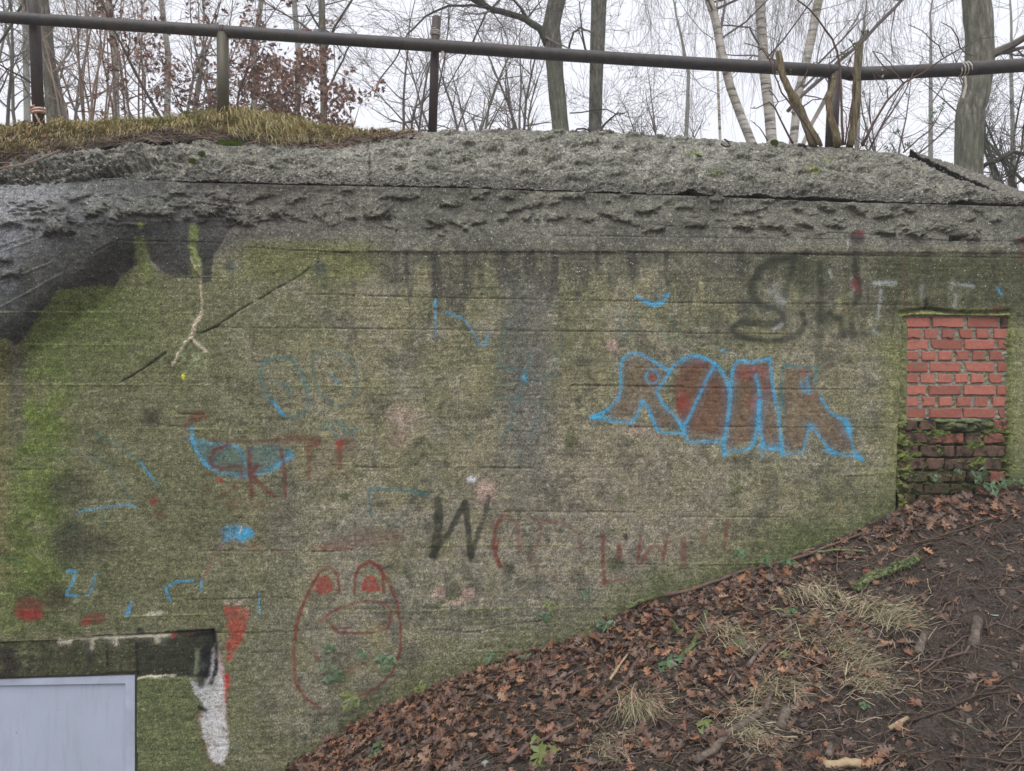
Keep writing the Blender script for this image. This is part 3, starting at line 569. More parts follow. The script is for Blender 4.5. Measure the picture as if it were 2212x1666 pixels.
# red and white paint by the door corner
paint(poly_mask('l', [(1450, 590), (1620, 615), (1610, 680), (1590, 770), (1560, 850), (1530, 880), (1510, 940), (1470, 960), (1460, 850), (1480, 780), (1460, 690)], 4, 1.6)*(.45+.8*n3), RR*.75, .72)
S('l', [(1470, 1050), (1468, 1120)], RR, 12, 1, .25); S('l', [(1468, 1100), (1460, 1170), (1452, 1245)], RR, 6, .95, .3)
paint(poly_mask('l', [(1385, 850), (1420, 900), (1445, 1000), (1450, 1090), (1455, 1200), (1465, 1300), (1480, 1400), (1490, 1470), (1475, 1560), (1455, 1630), (1400, 1610), (1350, 1570), (1320, 1450), (1290, 1330), (1330, 1270), (1290, 1200), (1245, 1140), (1235, 1065), (1300, 1090), (1350, 1060), (1365, 950)], 5, 2.2)*np.clip(.35+1.2*fbm(PX/7, PY/5, 4, 5, .7)*(.6+.7*n2), 0, 1), WH, .97)
for _q in range(26):
    paint(ell(430+rng.random()*62, 1470+rng.random()*160, rng.uniform(1.5, 6), rng.uniform(1.5, 5), .7, 2.), lin(*[(96, 98, 72), (50, 50, 44), (150, 120, 100), (178, 178, 178)][_q % 4]), .7)
paint(poly_mask('l', [(1260, 870), (1300, 880), (1310, 950), (1280, 1050), (1250, 1040)], 3), lin(140, 150, 120), .8)
paint(ell(440, 1440, 6, 14, .4), WH, .6); S('l', [(1420, 900), (1440, 1050)], lin(190, 120, 125), 6, .6); S('l', [(1460, 1300), (1490, 1460)], lin(150, 110, 100), 10, .3); S('l', [(1270, 1290), (1300, 1500), (1380, 1640)], lin(120, 84, 70), 16, .45)
for p, wd in [([(1310, 900), (1310, 1000), (1300, 1090)], 14), ([(1385, 760), (1400, 900), (1400, 1000), (1370, 1090)], 7), ([(1340, 880), (1330, 1040)], 12), ([(565, 830), (575, 960)], 8), ([(540, 805), (570, 830)], 10), ([(690, 830), (690, 980)], 4), ([(700, 790), (710, 810)], 13), ([(910, 760), (930, 800)], 11), ([(1050, 800), (1060, 820)], 13), ([(880, 820), (885, 1030)], 4), ([(1230, 790), (1380, 775)], 7), ([(1025, 640), (1035, 650)], 10), ([(1290, 1250), (1330, 1270)], 6)]:
    S('l', p, BK, wd*1.7, 1, .4)
for p, wd, a in [([(380, 830), (440, 832)], 9, .8), ([(440, 815), (880, 795), (1100, 790)], 4.5, .85), ([(590, 820), (590, 870)], 7, .7), ([(740, 800), (745, 840)], 8, .8), ([(1010, 810), (1015, 830)], 9, .7), ([(890, 1070), (940, 1055), (1130, 1050)], 3.5, .9), ([(960, 650), (1040, 640)], 8, .6)]: S('l', p, lin(200, 194, 172), wd*1.5, min(1, a*1.2))
S('l', [(1100, 795), (1250, 780)], RB, 4, .8); paint(ell(375, 1374, 5, 5, .4), RD, .9)
paint(ell(62, 1315, 34, 26, .35), RB, .85); paint(ell(66, 1328, 30, 12, .5), RD, .6); paint(ell(203, 1336, 27, 14, .4), RB, .85); paint(ell(185, 1345, 10, 8, .5), RD, .6)
S('l', [(0, 300), (110, 290), (120, 320)], lin(50, 110, 60), 10, .5); S('l', [(30, 540), (110, 470), (200, 420)], lin(50, 100, 50), 10, .35)
# black lettering upper right, and white over-spray
KS = lin(46, 50, 40)
for p, wd, a in [([(720, 0), (600, 20), (500, 80), (455, 160), (450, 230), (490, 300), (590, 330), (650, 370), (640, 410), (590, 440), (480, 430), (380, 420), (320, 460), (350, 510), (470, 540), (620, 545), (740, 510), (790, 440), (770, 370)], 17, .82), ([(720, 0), (700, 130), (665, 260)], 16, .75),
    ([(890, 40), (895, 200), (890, 420)], 13, .7), ([(1110, 60), (1150, 220), (1100, 330), (1095, 480)], 14, .7), ([(900, 400), (960, 360), (1000, 400)], 13, .6), ([(1020, 500), (1180, 500), (1300, 450)], 16, .65), ([(1000, 250), (1120, 200)], 13, .5), ([(1850, 180), (1900, 190)], 14, .5), ([(1560, 200), (1600, 330)], 14, .5), ([(1020, 390), (1040, 510)], 13, .55), ([(1640, 260), (1640, 330), (1720, 340)], 13, .45)]:
    S('R', p, KS, wd*1.15, min(1, a*1.12), .6)
S('R', [(1095, -60), (1110, 20), (1135, 170), (1130, 220)], KS, 13, .7, .5); paint(ell(1850, 515, 18, 16, .4), BK, .75); S('V', [(890, 110), (890, 170)], WH, 4, .5)
for p, wd, a in [([(600, 190), (570, 230)], 18, .5), ([(610, 260), (650, 295)], 12, .75), ([(950, 85), (965, 130)], 8, .65), ([(1240, 170), (1375, 168)], 10, .8), ([(1285, 215), (1270, 330), (1265, 400)], 8, .65), ([(1750, 155), (1740, 200)], 12, .55), ([(1780, 175), (1880, 190)], 8, .55), ([(1765, 260), (1760, 320)], 12, .6), ([(1550, 160), (1545, 260)], 9, .35), ([(1110, 205), (1090, 250)], 6, .6), ([(590, 470), (640, 440)], 8, .6), ([(950, 290), (960, 300)], 8, .6), ([(1240, 480), (1255, 500)], 10, .5), ([(220, 0), (230, 30)], 10, .4)]:
    S('R', p, lin(170, 175, 173), wd*1.2, a, .8)
S('R', [(1000, 280), (1090, 230)], lin(120, 140, 90), 8, .6)
for z, p, wd, a in [('R', [(1110, 165), (1120, 200)], 13, .8), ('R', [(1440, 0), (1445, 200), (1440, 320)], 9, .35), ('R', [(2030, 335), (2050, 340)], 14, .7), ('V', [(960, 40), (1000, 60)], 12, .6), ('V', [(2130, 110), (2212, 95)], 4, .7), ('V', [(2180, 130), (2190, 260)], 22, .35)]: S(z, p, lin(130, 50, 55), wd, a, .7)
S('R', [(2045, 205), (2062, 240)], BL, 10, .7); S('R', [(2090, 130), (2150, 160)], KS, 16, .4, .6); S('R', [(2010, -40), (2020, 160)], BK, 12, .45, .6)
# ---- lumps of rough concrete left along the band
def lumps(lst, x, y, hs=1.0):
    h = np.zeros_like(x); dk = np.zeros_like(x)
    for cx, cy, rx, ry, hh, rot in lst:
        I = np.where((np.abs(x-cx) < rx*2.2+8) & (np.abs(y-cy) < rx*2.2+8))
        if len(I[0]) == 0: continue
        a = math.radians(rot); w1 = (fbm(x[I]/8, y[I]/8, 4, 1, .75)-.5)*3.2; w2 = (fbm(x[I]/8, y[I]/8, 4, 3, .75)-.5)*3.2
        dx = (x[I]-cx)*math.cos(a)+(y[I]-cy)*math.sin(a); dy = -(x[I]-cx)*math.sin(a)+(y[I]-cy)*math.cos(a)
        dx = dx/rx+w1*.55; dy = dy/ry+w2*.5
        prof = np.where(dy < 0, ss(-2.3, .3, dy), ss(1.0, .7, dy))*ss(1.35, .6, np.abs(dx))
        rg = .35+1.2*fbm(x[I]/5, y[I]/5, 4, 5, .8)
        v = prof*rg*hh*hs; h[I] = np.maximum(h[I], v); dk[I] = np.maximum(dk[I], prof)
    return h, dk
bl_ = []
for cx, cy, rx, ry, hh, rot in [(130, 492, 28, 17, .05, -8), (22, 480, 22, 9, .025, -15), (75, 472, 26, 8, .02, -5), (115, 452, 24, 8, .02, -12), (175, 425, 24, 6, .02, -20), (210, 455, 24, 10, .03, -25), (290, 456, 28, 14, .035, -5), (345, 455, 34, 16, .04, 5),
    (450, 455, 34, 14, .035, 0), (385, 412, 24, 9, .02, 0), (420, 440, 20, 9, .02, 0), (520, 470, 26, 14, .03, 20), (600, 462, 16, 9, .03, 0), (560, 425, 24, 8, .02, -20), (480, 425, 20, 9, .02, 0), (690, 462, 14, 12, .025, 30), (640, 430, 18, 7, .02, -25),
    (25, 590, 22, 8, .025, -10), (8, 560, 14, 9, .03, 0), (815, 460, 26, 14, .035, 0), (855, 425, 30, 7, .025, 0), (760, 470, 12, 6, .02, 0), (750, 412, 12, 5, .02, 0), (890, 425, 16, 6, .02, -15), (970, 441, 22, 8, .025, 0), (940, 476, 20, 11, .03, 20), (985, 482, 20, 6, .02, 20),
    (1032, 425, 14, 8, .02, 0), (1095, 425, 14, 9, .02, 0), (1155, 440, 18, 9, .025, -15), (1195, 438, 14, 6, .02, -20), (1110, 453, 18, 6, .02, -10), (1085, 472, 12, 7, .02, -10), (1200, 470, 22, 7, .02, -5), (1140, 470, 10, 7, .02, -20), (1030, 480, 16, 6, .02, -10),
    (1230, 425, 34, 7, .02, -5), (1395, 455, 24, 8, .03, -5), (1260, 472, 22, 7, .02, 10), (1310, 462, 20, 7, .02, 15), (1345, 476, 18, 6, .02, 15), (1410, 494, 22, 8, .025, -5), (1500, 485, 22, 8, .03, 0), (1475, 447, 20, 6, .02, 0), (1545, 432, 14, 7, .02, 0), (1605, 487, 18, 10, .03, 5), (1660, 485, 18, 8, .025, 5),
    (1690, 495, 16, 5, .03, 50), (1735, 486, 20, 6, .03, 12), (1800, 487, 20, 5, .025, 12), (1615, 455, 22, 6, .02, -10), (1655, 438, 14, 4, .02, 0), (1780, 448, 16, 8, .03, 25), (1845, 452, 22, 7, .035, 28), (1905, 463, 18, 11, .03, 0), (1960, 455, 14, 5, .02, 15), (1910, 500, 20, 9, .03, 10), (1975, 500, 24, 12, .03, 8), (2035, 490, 20, 12, .03, 5),
    (2090, 505, 22, 14, .03, 12), (2090, 470, 12, 9, .02, -20), (2145, 475, 14, 7, .02, -5), (2205, 515, 20, 7, .03, -15), (1540, 450, 10, 5, .015, 0), (1720, 452, 12, 5, .02, 20)]:
    bl_.append((cx, cy, rx, ry, hh, rot))
for i in range(90):
    bl_.append((rng.uniform(0, 2212), rng.uniform(414, 508), rng.uniform(3, 13), rng.uniform(2, 5.5), rng.uniform(.008, .02), rng.uniform(-25, 25)))
def ledge0(x, y, dia, per, seed, nz=1.6):
    q = (y+dia*x)/per+(fbm(x/34, y/16, 5, seed, .62)-.5)*nz*2; f = q-np.floor(q)
    return f**1.6*ss(1.0, .93, f)*ss(.45, .62, fbm(x/50, y/16, 3, seed+2, .6))
zone = ss(560, 400, PX)*.0+ss(410, 425, PY)*ss(500, 470, PY+wob*2)*ss(-60, 60, PX)
H += zone*ledge0(PX, PY, -.05, 24, 2)*(.004+.028*ss(900, 500, PX))
hb, db = lumps(bl_, PX, PY); H += hb*1.2
blend(db, lin(86, 85, 74), .4)
H += (fbm(PX/110, PY/2.6, 3, 2, .8)-.5)*.004+(n3-.5)*.004+(fbm(PX/4, PY/4, 3, 2)-.5)*.004+band*(fbm(PX/7, PY/6, 4, 6, .7)-.5)*.010+(n1-.5)*.012
fo = ss(40, -10, PY-398); H += ss(18, 0, PY-crackY(PX))*ss(100, 250, PX)*.008          # clean arris below the joint
# ---- openings
bx = zp('B', [(236, 118), (1058, 1760)]); ox0, ox1, oy0 = 1951.5, 2179.0, 684.0
doorm = (PX < 293) & (PY > 1458+np.clip((293-PX)*.034, 0, 14))
brk = (PX > 1951.5-(PY-684)*.035) & (PX < ox1) & (PY > oy0)
Yw = Y-H
hole = doorm | brk
# pull the cut edges back into the wall so that openings get thick jambs
def edge_pull(mask, it=2):
    m = mask.copy(); out = np.zeros(mask.shape, bool)
    for _ in range(it):
        g = m.copy(); g[1:] |= m[:-1]; g[:-1] |= m[1:]; g[:, 1:] |= m[:, :-1]; g[:, :-1] |= m[:, 1:]; m = g
    return m & ~mask
e1 = edge_pull(hole, 1)
Yw = np.where(e1, np.maximum(Yw, .10), Yw)
qh = lambda m: m[:-1, :-1] & m[1:, 1:] & m[1:, :-1] & m[:-1, 1:]
keep = ~(hole[:-1, :-1] | hole[1:, 1:] | hole[1:, :-1] | hole[:-1, 1:])
# drop what is buried in the bank
gzw = pl([(-5, -2.2), (-2.6, -2.15), (-1.9, -1.5)]+[tuple(wp(px, gY(px), 0)[[0, 2]]) for px in (620, 760, 900, 980, 1100, 1260, 1340, 1450, 1600, 1700, 1850, 1940, 2060, 2212)]+[(5.6, 1.35)])
bur = Z < gzw(X)-.22
keep &= ~(bur[:-1, :-1] & bur[1:, 1:])
C = C*np.exp((fbm(PX/2.6, PY/2.3, 2, 1, .9)-.5)*1.3+(n3-.5)*.45+(fbm(PX/20, PY/15, 4, 6, .65)-.5)*.45+(fbm(PX/110, PY/2.6, 3, 2, .8)-.5)*.5-.02)[..., None]
P = np.stack([X, Yw, Z], -1)
MSK = np.clip(.25+.75*ss(760, 560, PY)+ss(1.0, .4, n4)*0, 0, 1)*(1-stain*.6)*ss(-50, 300, PX+200)
MS = np.stack([MSK]*3, -1)
bunker = empty('concrete_bunker', (0, .5, 0)); inv = Matrix.Translation((0, -.5, 0))
tag(bunker, 'mossy grey concrete bunker wall with faded graffiti, a pale blue door and a bricked-up opening', 'bunker')
def sub(o):
    o.parent = bunker; o.matrix_parent_inverse = inv; return o
KA = 1.36
al = lambda c: np.clip(c*KA, .004, 1)
lf = LM[:-1, :-1] > .5
attrs = {'Col': al(C), 'Pnt': np.concatenate([PN, PA[..., None]], -1), 'Msk': MS}
sub(grid_mesh('wall', P, M['wall'], keep & ~lf, attrs, flip=False))
o = sub(grid_mesh('lintel', P, M['wall'], keep & lf, attrs)); o['label'] = 'dark stained lintel over the pale blue door'
# ---- wall top ledge, sides and back (closed volume behind the sheet)
body = MB()
body.box(-4.6, 5.6, .30, 5.0, -2.4, 2.9); sub(body.build('core', M['dark']))
led = []
for r_, (dy, dz) in enumerate([(0, 0), (.05, -.004), (.30, -.01)]):
    led.append(np.stack([xs, Yw[-1]+dy, Z[-1]+dz], -1))
led = np.array(led); L3 = np.ones(led.shape)*lin(40, 40, 36)
sub(grid_mesh('joint_ledge', led, M['cap'], None, {'Col': L3, 'Pnt': np.zeros(led.shape[:2]+(4,)), 'Msk': L3*0}))
# ================================================================== ROOF CAP
uf = np.arange(-60, 2262, 2.0); us = np.concatenate([np.linspace(-700, -64, 26), uf])
vv = np.concatenate([[-.12, -.07, -.03], np.linspace(0, 1, 150), np.linspace(1.02, 1.5, 22), np.linspace(1.6, 4, 12)])
UU, VV = np.meshgrid(us, vv)
yc = np.interp(us, PX[-1], Y[-1])+.002
Lp = np.array([wp(u, crackY(u)-2.6-7.5*np.clip(fbm(np.array(u/22.), 0, 4, 1, .7)-.33, 0, 1)-3.5*ss(1450, 1560, u)*vn(u/40., 1., 2), y_) for u, y_ in zip(us, yc)])
for u0, wdt, hh in [(1490, 16, 13), (1780, 60, 8), (1640, 20, 6), (2085, 26, 8), (1310, 30, 3)]:
    Lp[:, 2] += np.exp(-((us-u0)/wdt)**2)*hh*.0030
Cp = np.array([wp(u, crestY(u), .62) for u in us])
hipf = ss(1960, 2240, us); Cp_hip = np.array([wp(u, crestY(u), .62-.5*ss(1950, 2225, u)) for u in us]); Cp = Cp_hip
t = np.clip(VV, 0, 1)[..., None]; bz = np.sin(t*math.pi)*.035
P = Lp[None]*(1-t)+Cp[None]*t; P[..., 2] += bz[..., 0]; P[..., 1] -= bz[..., 0]*.6
ov = np.clip(VV-1, 0, 9); dn = ss(1950, 2080, UU)
P[..., 1] += ov*1.1; P[..., 2] += .04*np.sin(np.clip(ov*3, 0, math.pi/2))-.05*ov-(ov*.9)*dn
un = np.clip(-VV, 0, 1); P[..., 1] += un*2.6; P[..., 2] -= 0*un
PXc, PYc = proj(P[..., 0], P[..., 1], P[..., 2])
Q1 = np.where(VV > 1.02, UU, PXc); Q2 = np.where(VV > 1.02, PYc-ov*200, PYc)
P[..., 2] -= .5*ss(1.0, 1.08, VV)*ss(1950, 1966, UU)
nrm = np.array([0, -.88, .42])
cl = []
def L_(z, a):
    ox, oy, k = {'a': (0, 0, .3334), 'b': (737.4, 0, .3334), 'c': (1474.8, 0, .3334)}[z]
    for cx, cy, rx, ry, hh in a: cl.append((ox+k*cx, oy+k*cy, rx, ry, hh, random.uniform(-12, 12)))
L_('b', [(400, 935, 12, 6, .03), (240, 985, 12, 5, .02), (400, 1000, 15, 6, .03), (590, 980, 16, 8, .03), (810, 920, 15, 10, .035), (990, 955, 17, 12, .04), (1160, 985, 15, 9, .045), (1360, 1000, 17, 15, .04), (1310, 895, 24, 5, .03), (1605, 925, 20, 7, .045), (1500, 940, 12, 7, .03), (1790, 940, 13, 8, .03), (1940, 955, 14, 9, .035),
    (2110, 985, 13, 5, .03), (1710, 855, 16, 6, .03), (1400, 860, 14, 5, .025), (1880, 875, 13, 6, .03), (2060, 885, 12, 5, .03), (680, 865, 14, 6, .03), (375, 1080, 12, 7, .03), (590, 1080, 14, 7, .035), (780, 1030, 22, 9, .03), (980, 1060, 14, 9, .035), (1200, 1105, 26, 8, .03), (1560, 1045, 22, 8, .03), (1400, 1080, 15, 6, .025),
    (1730, 1035, 12, 7, .025), (1890, 1040, 12, 9, .03), (1780, 1125, 22, 8, .03), (1530, 1150, 24, 8, .035), (2100, 1180, 16, 9, .03), (1970, 1150, 10, 7, .02), (980, 850, 18, 5, .02), (1120, 900, 9, 6, .02), (700, 985, 9, 5, .02), (820, 1170, 14, 6, .02), (2050, 1070, 10, 7, .02)])
L_('c', [(-10, 900, 12, 5, .03), (150, 930, 18, 6, .025), (390, 1000, 15, 10, .035), (550, 1005, 18, 6, .03), (740, 1000, 14, 7, .03), (420, 1140, 18, 11, .035), (620, 1090, 14, 6, .03), (800, 1100, 22, 7, .03), (620, 940, 18, 6, .025), (30, 1110, 14, 6, .03), (210, 1130, 10, 5, .02), (970, 1075, 16, 8, .025), (840, 1200, 18, 6, .025),
    (1100, 1000, 10, 6, .02), (1150, 1090, 16, 7, .025), (1000, 1140, 14, 6, .02), (1300, 1120, 14, 6, .02), (1400, 1050, 12, 5, .02), (1600, 1230, 18, 6, .02), (1850, 1240, 14, 6, .02), (740, 1240, 24, 6, .03), (1340, 1010, 10, 4, .02), (1550, 1060, 12, 5, .02)])
L_('a', [(1310, 935, 20, 7, .03), (1060, 985, 26, 5, .02), (960, 970, 12, 4, .02), (1240, 1035, 30, 6, .03), (1600, 1050, 22, 7, .03), (1850, 1040, 22, 6, .03), (1780, 1080, 18, 6, .025), (2000, 1060, 22, 6, .025), (1050, 1110, 16, 5, .025), (1800, 970, 18, 5, .02), (1980, 1000, 22, 5, .02), (2130, 1130, 20, 6, .02)])
hc, dc = lumps(cl, Q1, Q2); Hc = hc*.85
# layered diagonal ledges at the left
for (x0, y0), (x1, y1), hh in [((0, 398), (320, 320), .02), ((0, 385), (220, 330), .02), ((60, 400), (300, 352), .018), ((150, 400), (330, 365), .02), ((-60, 375), (230, 318), .015), ((230, 385), (420, 340), .015), ((100, 380), (290, 338), .014), ((0, 368), (160, 335), .016)]:
    L = math.hypot(x1-x0, y1-y0); ux, uy = (x1-x0)/L, (y1-y0)/L
    s_ = (Q1-x0)*ux+(Q2-y0)*uy; d_ = -(Q1-x0)*uy+(Q2-y0)*ux+(fbm(Q1/18, Q2/9, 4, 2, .7)-.5)*12
    Hc += ss(-14, 0, d_)*ss(2.5, 0, d_)*ss(-20, 10, s_)*ss(L+20, L-10, s_)*hh*2.2*(.5+fbm(Q1/8, Q2/8, 3, 3))
def ledge(x, y, dia, per, seed, nz=1.6):
    q = (y+dia*x)/per+(fbm(x/34, y/16, 5, seed, .62)-.5)*nz*2; f = q-np.floor(q)
    return f**1.6*ss(1.0, .93, f)*ss(.42, .6, fbm(x/42, y/14, 3, seed+2, .6))
lf_ = ss(760, 380, Q1)
Hc += ledge(Q1, Q2, .30, 17, 1)*.034*lf_+ledge(Q1, Q2, .02, 26, 3)*.014*(1-lf_*.5)
r1 = fbm(Q1/6, Q2/4.5, 5, 0, .7); r2 = fbm(Q1/22, Q2/12, 4, 2, .6); r3 = fbm(Q1/3, Q2/2.4, 2, 6)
Hc += (r1-.5)*.015+(r2-.5)*.02+(r3-.5)*.007
edge = ss(.26, 0, VV)*ss(-.01, .02, VV); Hc += edge*(fbm(Q1/9, Q2/6, 4, 3, .75)-.52)*.06
vcr = np.exp(-((Q1-797-(Q2-350)*.05-(r2-.5)*10)/1.6)**2)*(VV < 1); Hc -= vcr*.02
vcr2 = np.zeros_like(Q1)
for pts in [zp('F', [(1990, 342), (2010, 362)]), [(1980, 312+30), (2040, 398)], [(1900, 1e4), (1901, 1e4)]]: pass
fade = ss(-.02, .02, VV); P = P+nrm*(Hc*np.clip(.2+fade, 0, 1))[..., None]
Cc = np.ones(P.shape)*lin(118, 117, 107)
def bc(m, c, a):
    global Cc
    Cc = Cc*(1-(m*a)[..., None])+np.asarray(c)*(m*a)[..., None]
bc(ss(.4, .62, fbm(Q1/70, Q2/30, 4, 1)), lin(100, 101, 90), .6); bc(ss(1500, 1900, Q1), lin(100, 99, 88), .6)
bc(dc, lin(100, 102, 86), .3); bc(ss(.5, .62, fbm(Q1/16, Q2/8, 4, 4, .65)), lin(72, 73, 66), .6)
bc(edge, lin(60, 61, 58), .6); bc(ss(760, 300, Q1)*ss(.42, .6, fbm(Q1/50, Q2/14, 4, 6, .65)), lin(76, 76, 70), .7); bc(vcr, lin(40, 42, 38), .8); bc(ss(0, -.05, VV), lin(34, 34, 30), .9); bc(ss(1.01, 1.03, VV)*ss(1950, 1966, UU), lin(24, 24, 22), .95)  # last term paints the shade inside the open hip gap into the colour
for cx, cy, rx, ry, c in [(1755, 368, 20, 9, (112, 116, 60)), (1500, 330, 16, 6, (92, 104, 50)), (1545, 372, 22, 10, (84, 92, 56)), (1790, 345, 14, 6, (90, 100, 56))]:
    bc(ss(1.3, .4, np.hypot((Q1-cx)/rx+(r1-.5)*2, (Q2-cy)/ry)), lin(*c), .7)
ones3 = np.ones(P.shape); Cc = Cc*np.exp((fbm(Q1/3.2, Q2/3.0, 2, 1, .8)-.5)*1.4+(r1-.5)*.8-.10)[..., None]
o = sub(grid_mesh('roof_cap', P, M['cap'], None, {'Col': al(Cc), 'Pnt': np.zeros(P.shape[:2]+(4,)), 'Msk': ones3*np.clip(1.2-dc*.7, 0, 1)[..., None]}))
o['label'] = 'sloping cap of rough exposed-pebble concrete'
CAPP, CAPU, CAPV = P, us, vv
def cap_pt(px, v):
    i = int(np.argmin(abs(us-px))); j = int(np.argmin(abs(vv-v))); return CAPP[j, i]
# corner block beyond the diagonal open joint, right
hipl = [(1962, 338), (2000, 356), (2050, 378), (2100, 402), (2150, 424), (2200, 447), (2260, 474), (2340, 510)]
sill_ = [(1972, 328), (2010, 338), (2062, 355), (2112, 373), (2162, 394), (2212, 415), (2290, 440), (2400, 470)]
cu = np.linspace(0, 1, 240); hx = np.interp(cu, np.linspace(0, 1, 8), [p[0] for p in hipl]); hy = np.interp(cu, np.linspace(0, 1, 8), [p[1] for p in hipl])
sx = np.interp(cu, np.linspace(0, 1, 8), [p[0] for p in sill_]); sy = np.interp(cu, np.linspace(0, 1, 8), [p[1] for p in sill_])
lo = np.array([wp(a+3+2*vn(a/6., 0, 1), b-10-6*vn(a/9., 3, 2), .80-.44*c) for a, b, c in zip(hx, hy, cu)])
hi = np.array([wp(a, b, 1.05-.15*c) for a, b, c in zip(sx, sy, cu)])
tv = np.concatenate([[-.35, -.12, -.02], np.linspace(0, 1, 40), np.linspace(1.1, 4, 10)])
Pk = np.zeros((len(tv), 240, 3))
for j, t_ in enumerate(tv):
    q = lo*(1-np.clip(t_, 0, 1))+hi*np.clip(t_, 0, 1)
    q = q+np.array([0, 1, 0])*max(0, t_-1)*.6+np.array([0, 0, -1])*max(0, t_-1)*.12
    if t_ < 0: q = q+np.array([.1, .25, -.6])*(-t_)
    Pk[j] = q
kx, ky = proj(Pk[..., 0], Pk[..., 1], Pk[..., 2]); Pk += nrm*((fbm(kx/6, ky/4, 5, 0, .7)-.5)*.04*(tv[:, None] > -.2))[..., None]
Ck = np.ones(Pk.shape)*lin(108, 106, 96); Ck = Ck*np.exp((fbm(kx/3.2, ky/2.2, 3, 1, .8)-.5)*2)[..., None]; Ck[:3] = lin(22, 22, 20)  # lowest rows coloured near black as the shade in the gap
o = sub(grid_mesh('roof_corner', Pk, M['cap'], None, {'Col': Ck, 'Pnt': np.zeros(Pk.shape[:2]+(4,)), 'Msk': np.ones(Pk.shape)}))
# pebbles standing out of the cap
pb = MB()
ico = [(0,0,1),(.9,0,.3),(.28,.85,.3),(-.72,.53,.3),(-.72,-.53,.3),(.28,-.85,.3),(0,0,-.6)]
icf = [(0,1,2),(0,2,3),(0,3,4),(0,4,5),(0,5,1),(6,2,1),(6,3,2),(6,4,3),(6,5,4),(6,1,5)]
for i in range(5200):
    j = int(rng.integers(3, 153)) if rng.random() > .3 else int(rng.integers(3, 30)); k = int(rng.integers(26, len(us)-1)); c = CAPP[j, k]; s_ = rng.uniform(.003, .0085)*(2.0 if rng.random() < .07 else 1)
    Rm = Matrix.Rotation(rng.uniform(0, 6.28), 3, (0, .7, -.7)); q = np.array([list(Rm @ Vector((a*s_*1.3, b*s_, d*s_*.8))) for a, b, d in ico])
    pb.add(q+c, icf)
o = sub(pb.build('pebble', M['pebble'])); o['kind'] = 'stuff'
# bent bars sticking out of the cap edge
for pts in [[(1492, 283), (1505, 276), (1520, 275), (1532, 283), (1540, 278), (1530, 272)]]:
    pass
def bar(pix, y, r=.007):
    mb = MB(); mb.tube([wp(a, b, y) for a, b in pix], r, 7); return sub(mb.build('bent_bar', M['wire'], smooth=True))
bar([(1240, 287), (1247, 279), (1262, 278), (1276, 284), (1270, 277)], .6); bar([(1557, 310), (1566, 317), (1577, 315), (1573, 306), (1564, 301)], .5)
bar([(1724, 312), (1735, 313), (1742, 318)], .55, .01); bar([(1385, 292), (1392, 284), (1390, 293)], .55, .006); bar([(1090, 284), (1100, 277), (1112, 281)], .62, .006)
# ================================================================== BRICKED-UP OPENING
infill = empty('brick_infill', (0, 0, 0)); sub(infill); infill['label'] = 'bricked-up opening, bright red bricks above old sooty ones'
mx_ = np.arange(1932, 2186, 1.2); my_ = np.arange(676, 1135, 1.2)
MXg, MYg = np.meshgrid(mx_, my_)
pos = np.array([wp(a, b, .038) for a, b in zip(MXg.ravel(), MYg.ravel())]).reshape(MXg.shape+(3,))
nm = fbm(MXg/8, MYg/8, 4, 1, .7); nm2 = fbm(MXg/22, MYg/12, 4, 3, .6)
up = ss(912, 900, MYg)
mc = lin(142, 138, 126)*np.ones(MXg.shape)[..., None]; mc = mc*(1-.6*ss(.45, .65, nm2)[..., None])+lin(112, 116, 88)*(.6*ss(.45, .65, nm2)[..., None])
lowc = lin(54, 58, 34)*np.ones(MXg.shape)[..., None]; g_ = ss(.36, .56, nm2)[..., None]; lowc = lowc*(1-g_)+lin(90, 102, 52)*g_
dk_ = ss(1020, 1060, MYg)[..., None]*.8; lowc = lowc*(1-dk_)+lin(34, 36, 24)*dk_
mc = mc*up[..., None]+lowc*(1-up[..., None])
sdm = np.clip(ss(1962, 1953, MXg+(nm-.5)*14)+ss(2166, 2176, MXg+(nm-.5)*20), 0, 1)[..., None]*.8; mc = mc*(1-sdm)+(lin(120, 126, 70)*nm[..., None]+lin(84, 92, 52)*(1-nm[..., None]))*sdm
bulgem = ell_ = ss(1.2, .5, np.hypot((MXg-2085)/62, (MYg-918)/14)+(nm-.5)*.6)
mc = mc*(1-bulgem[..., None]*.7)+lin(92, 96, 74)*bulgem[..., None]*.7
pos[..., 1] -= (nm-.5)*.022+bulgem*.026+sdm[..., 0]*.022+(1-up)*np.clip(nm2-.44+(nm-.5)*.4, -.1, .2)*.12
sub(grid_mesh('mortar', pos, M['mortar'], None, {'Col': mc, 'Pnt': np.zeros(MXg.shape+(4,)), 'Msk': mc*0}, infill, flip=True))
bpy.data.objects['mortar'].parent = infill; bpy.data.objects['mortar'].matrix_parent_inverse = Matrix()
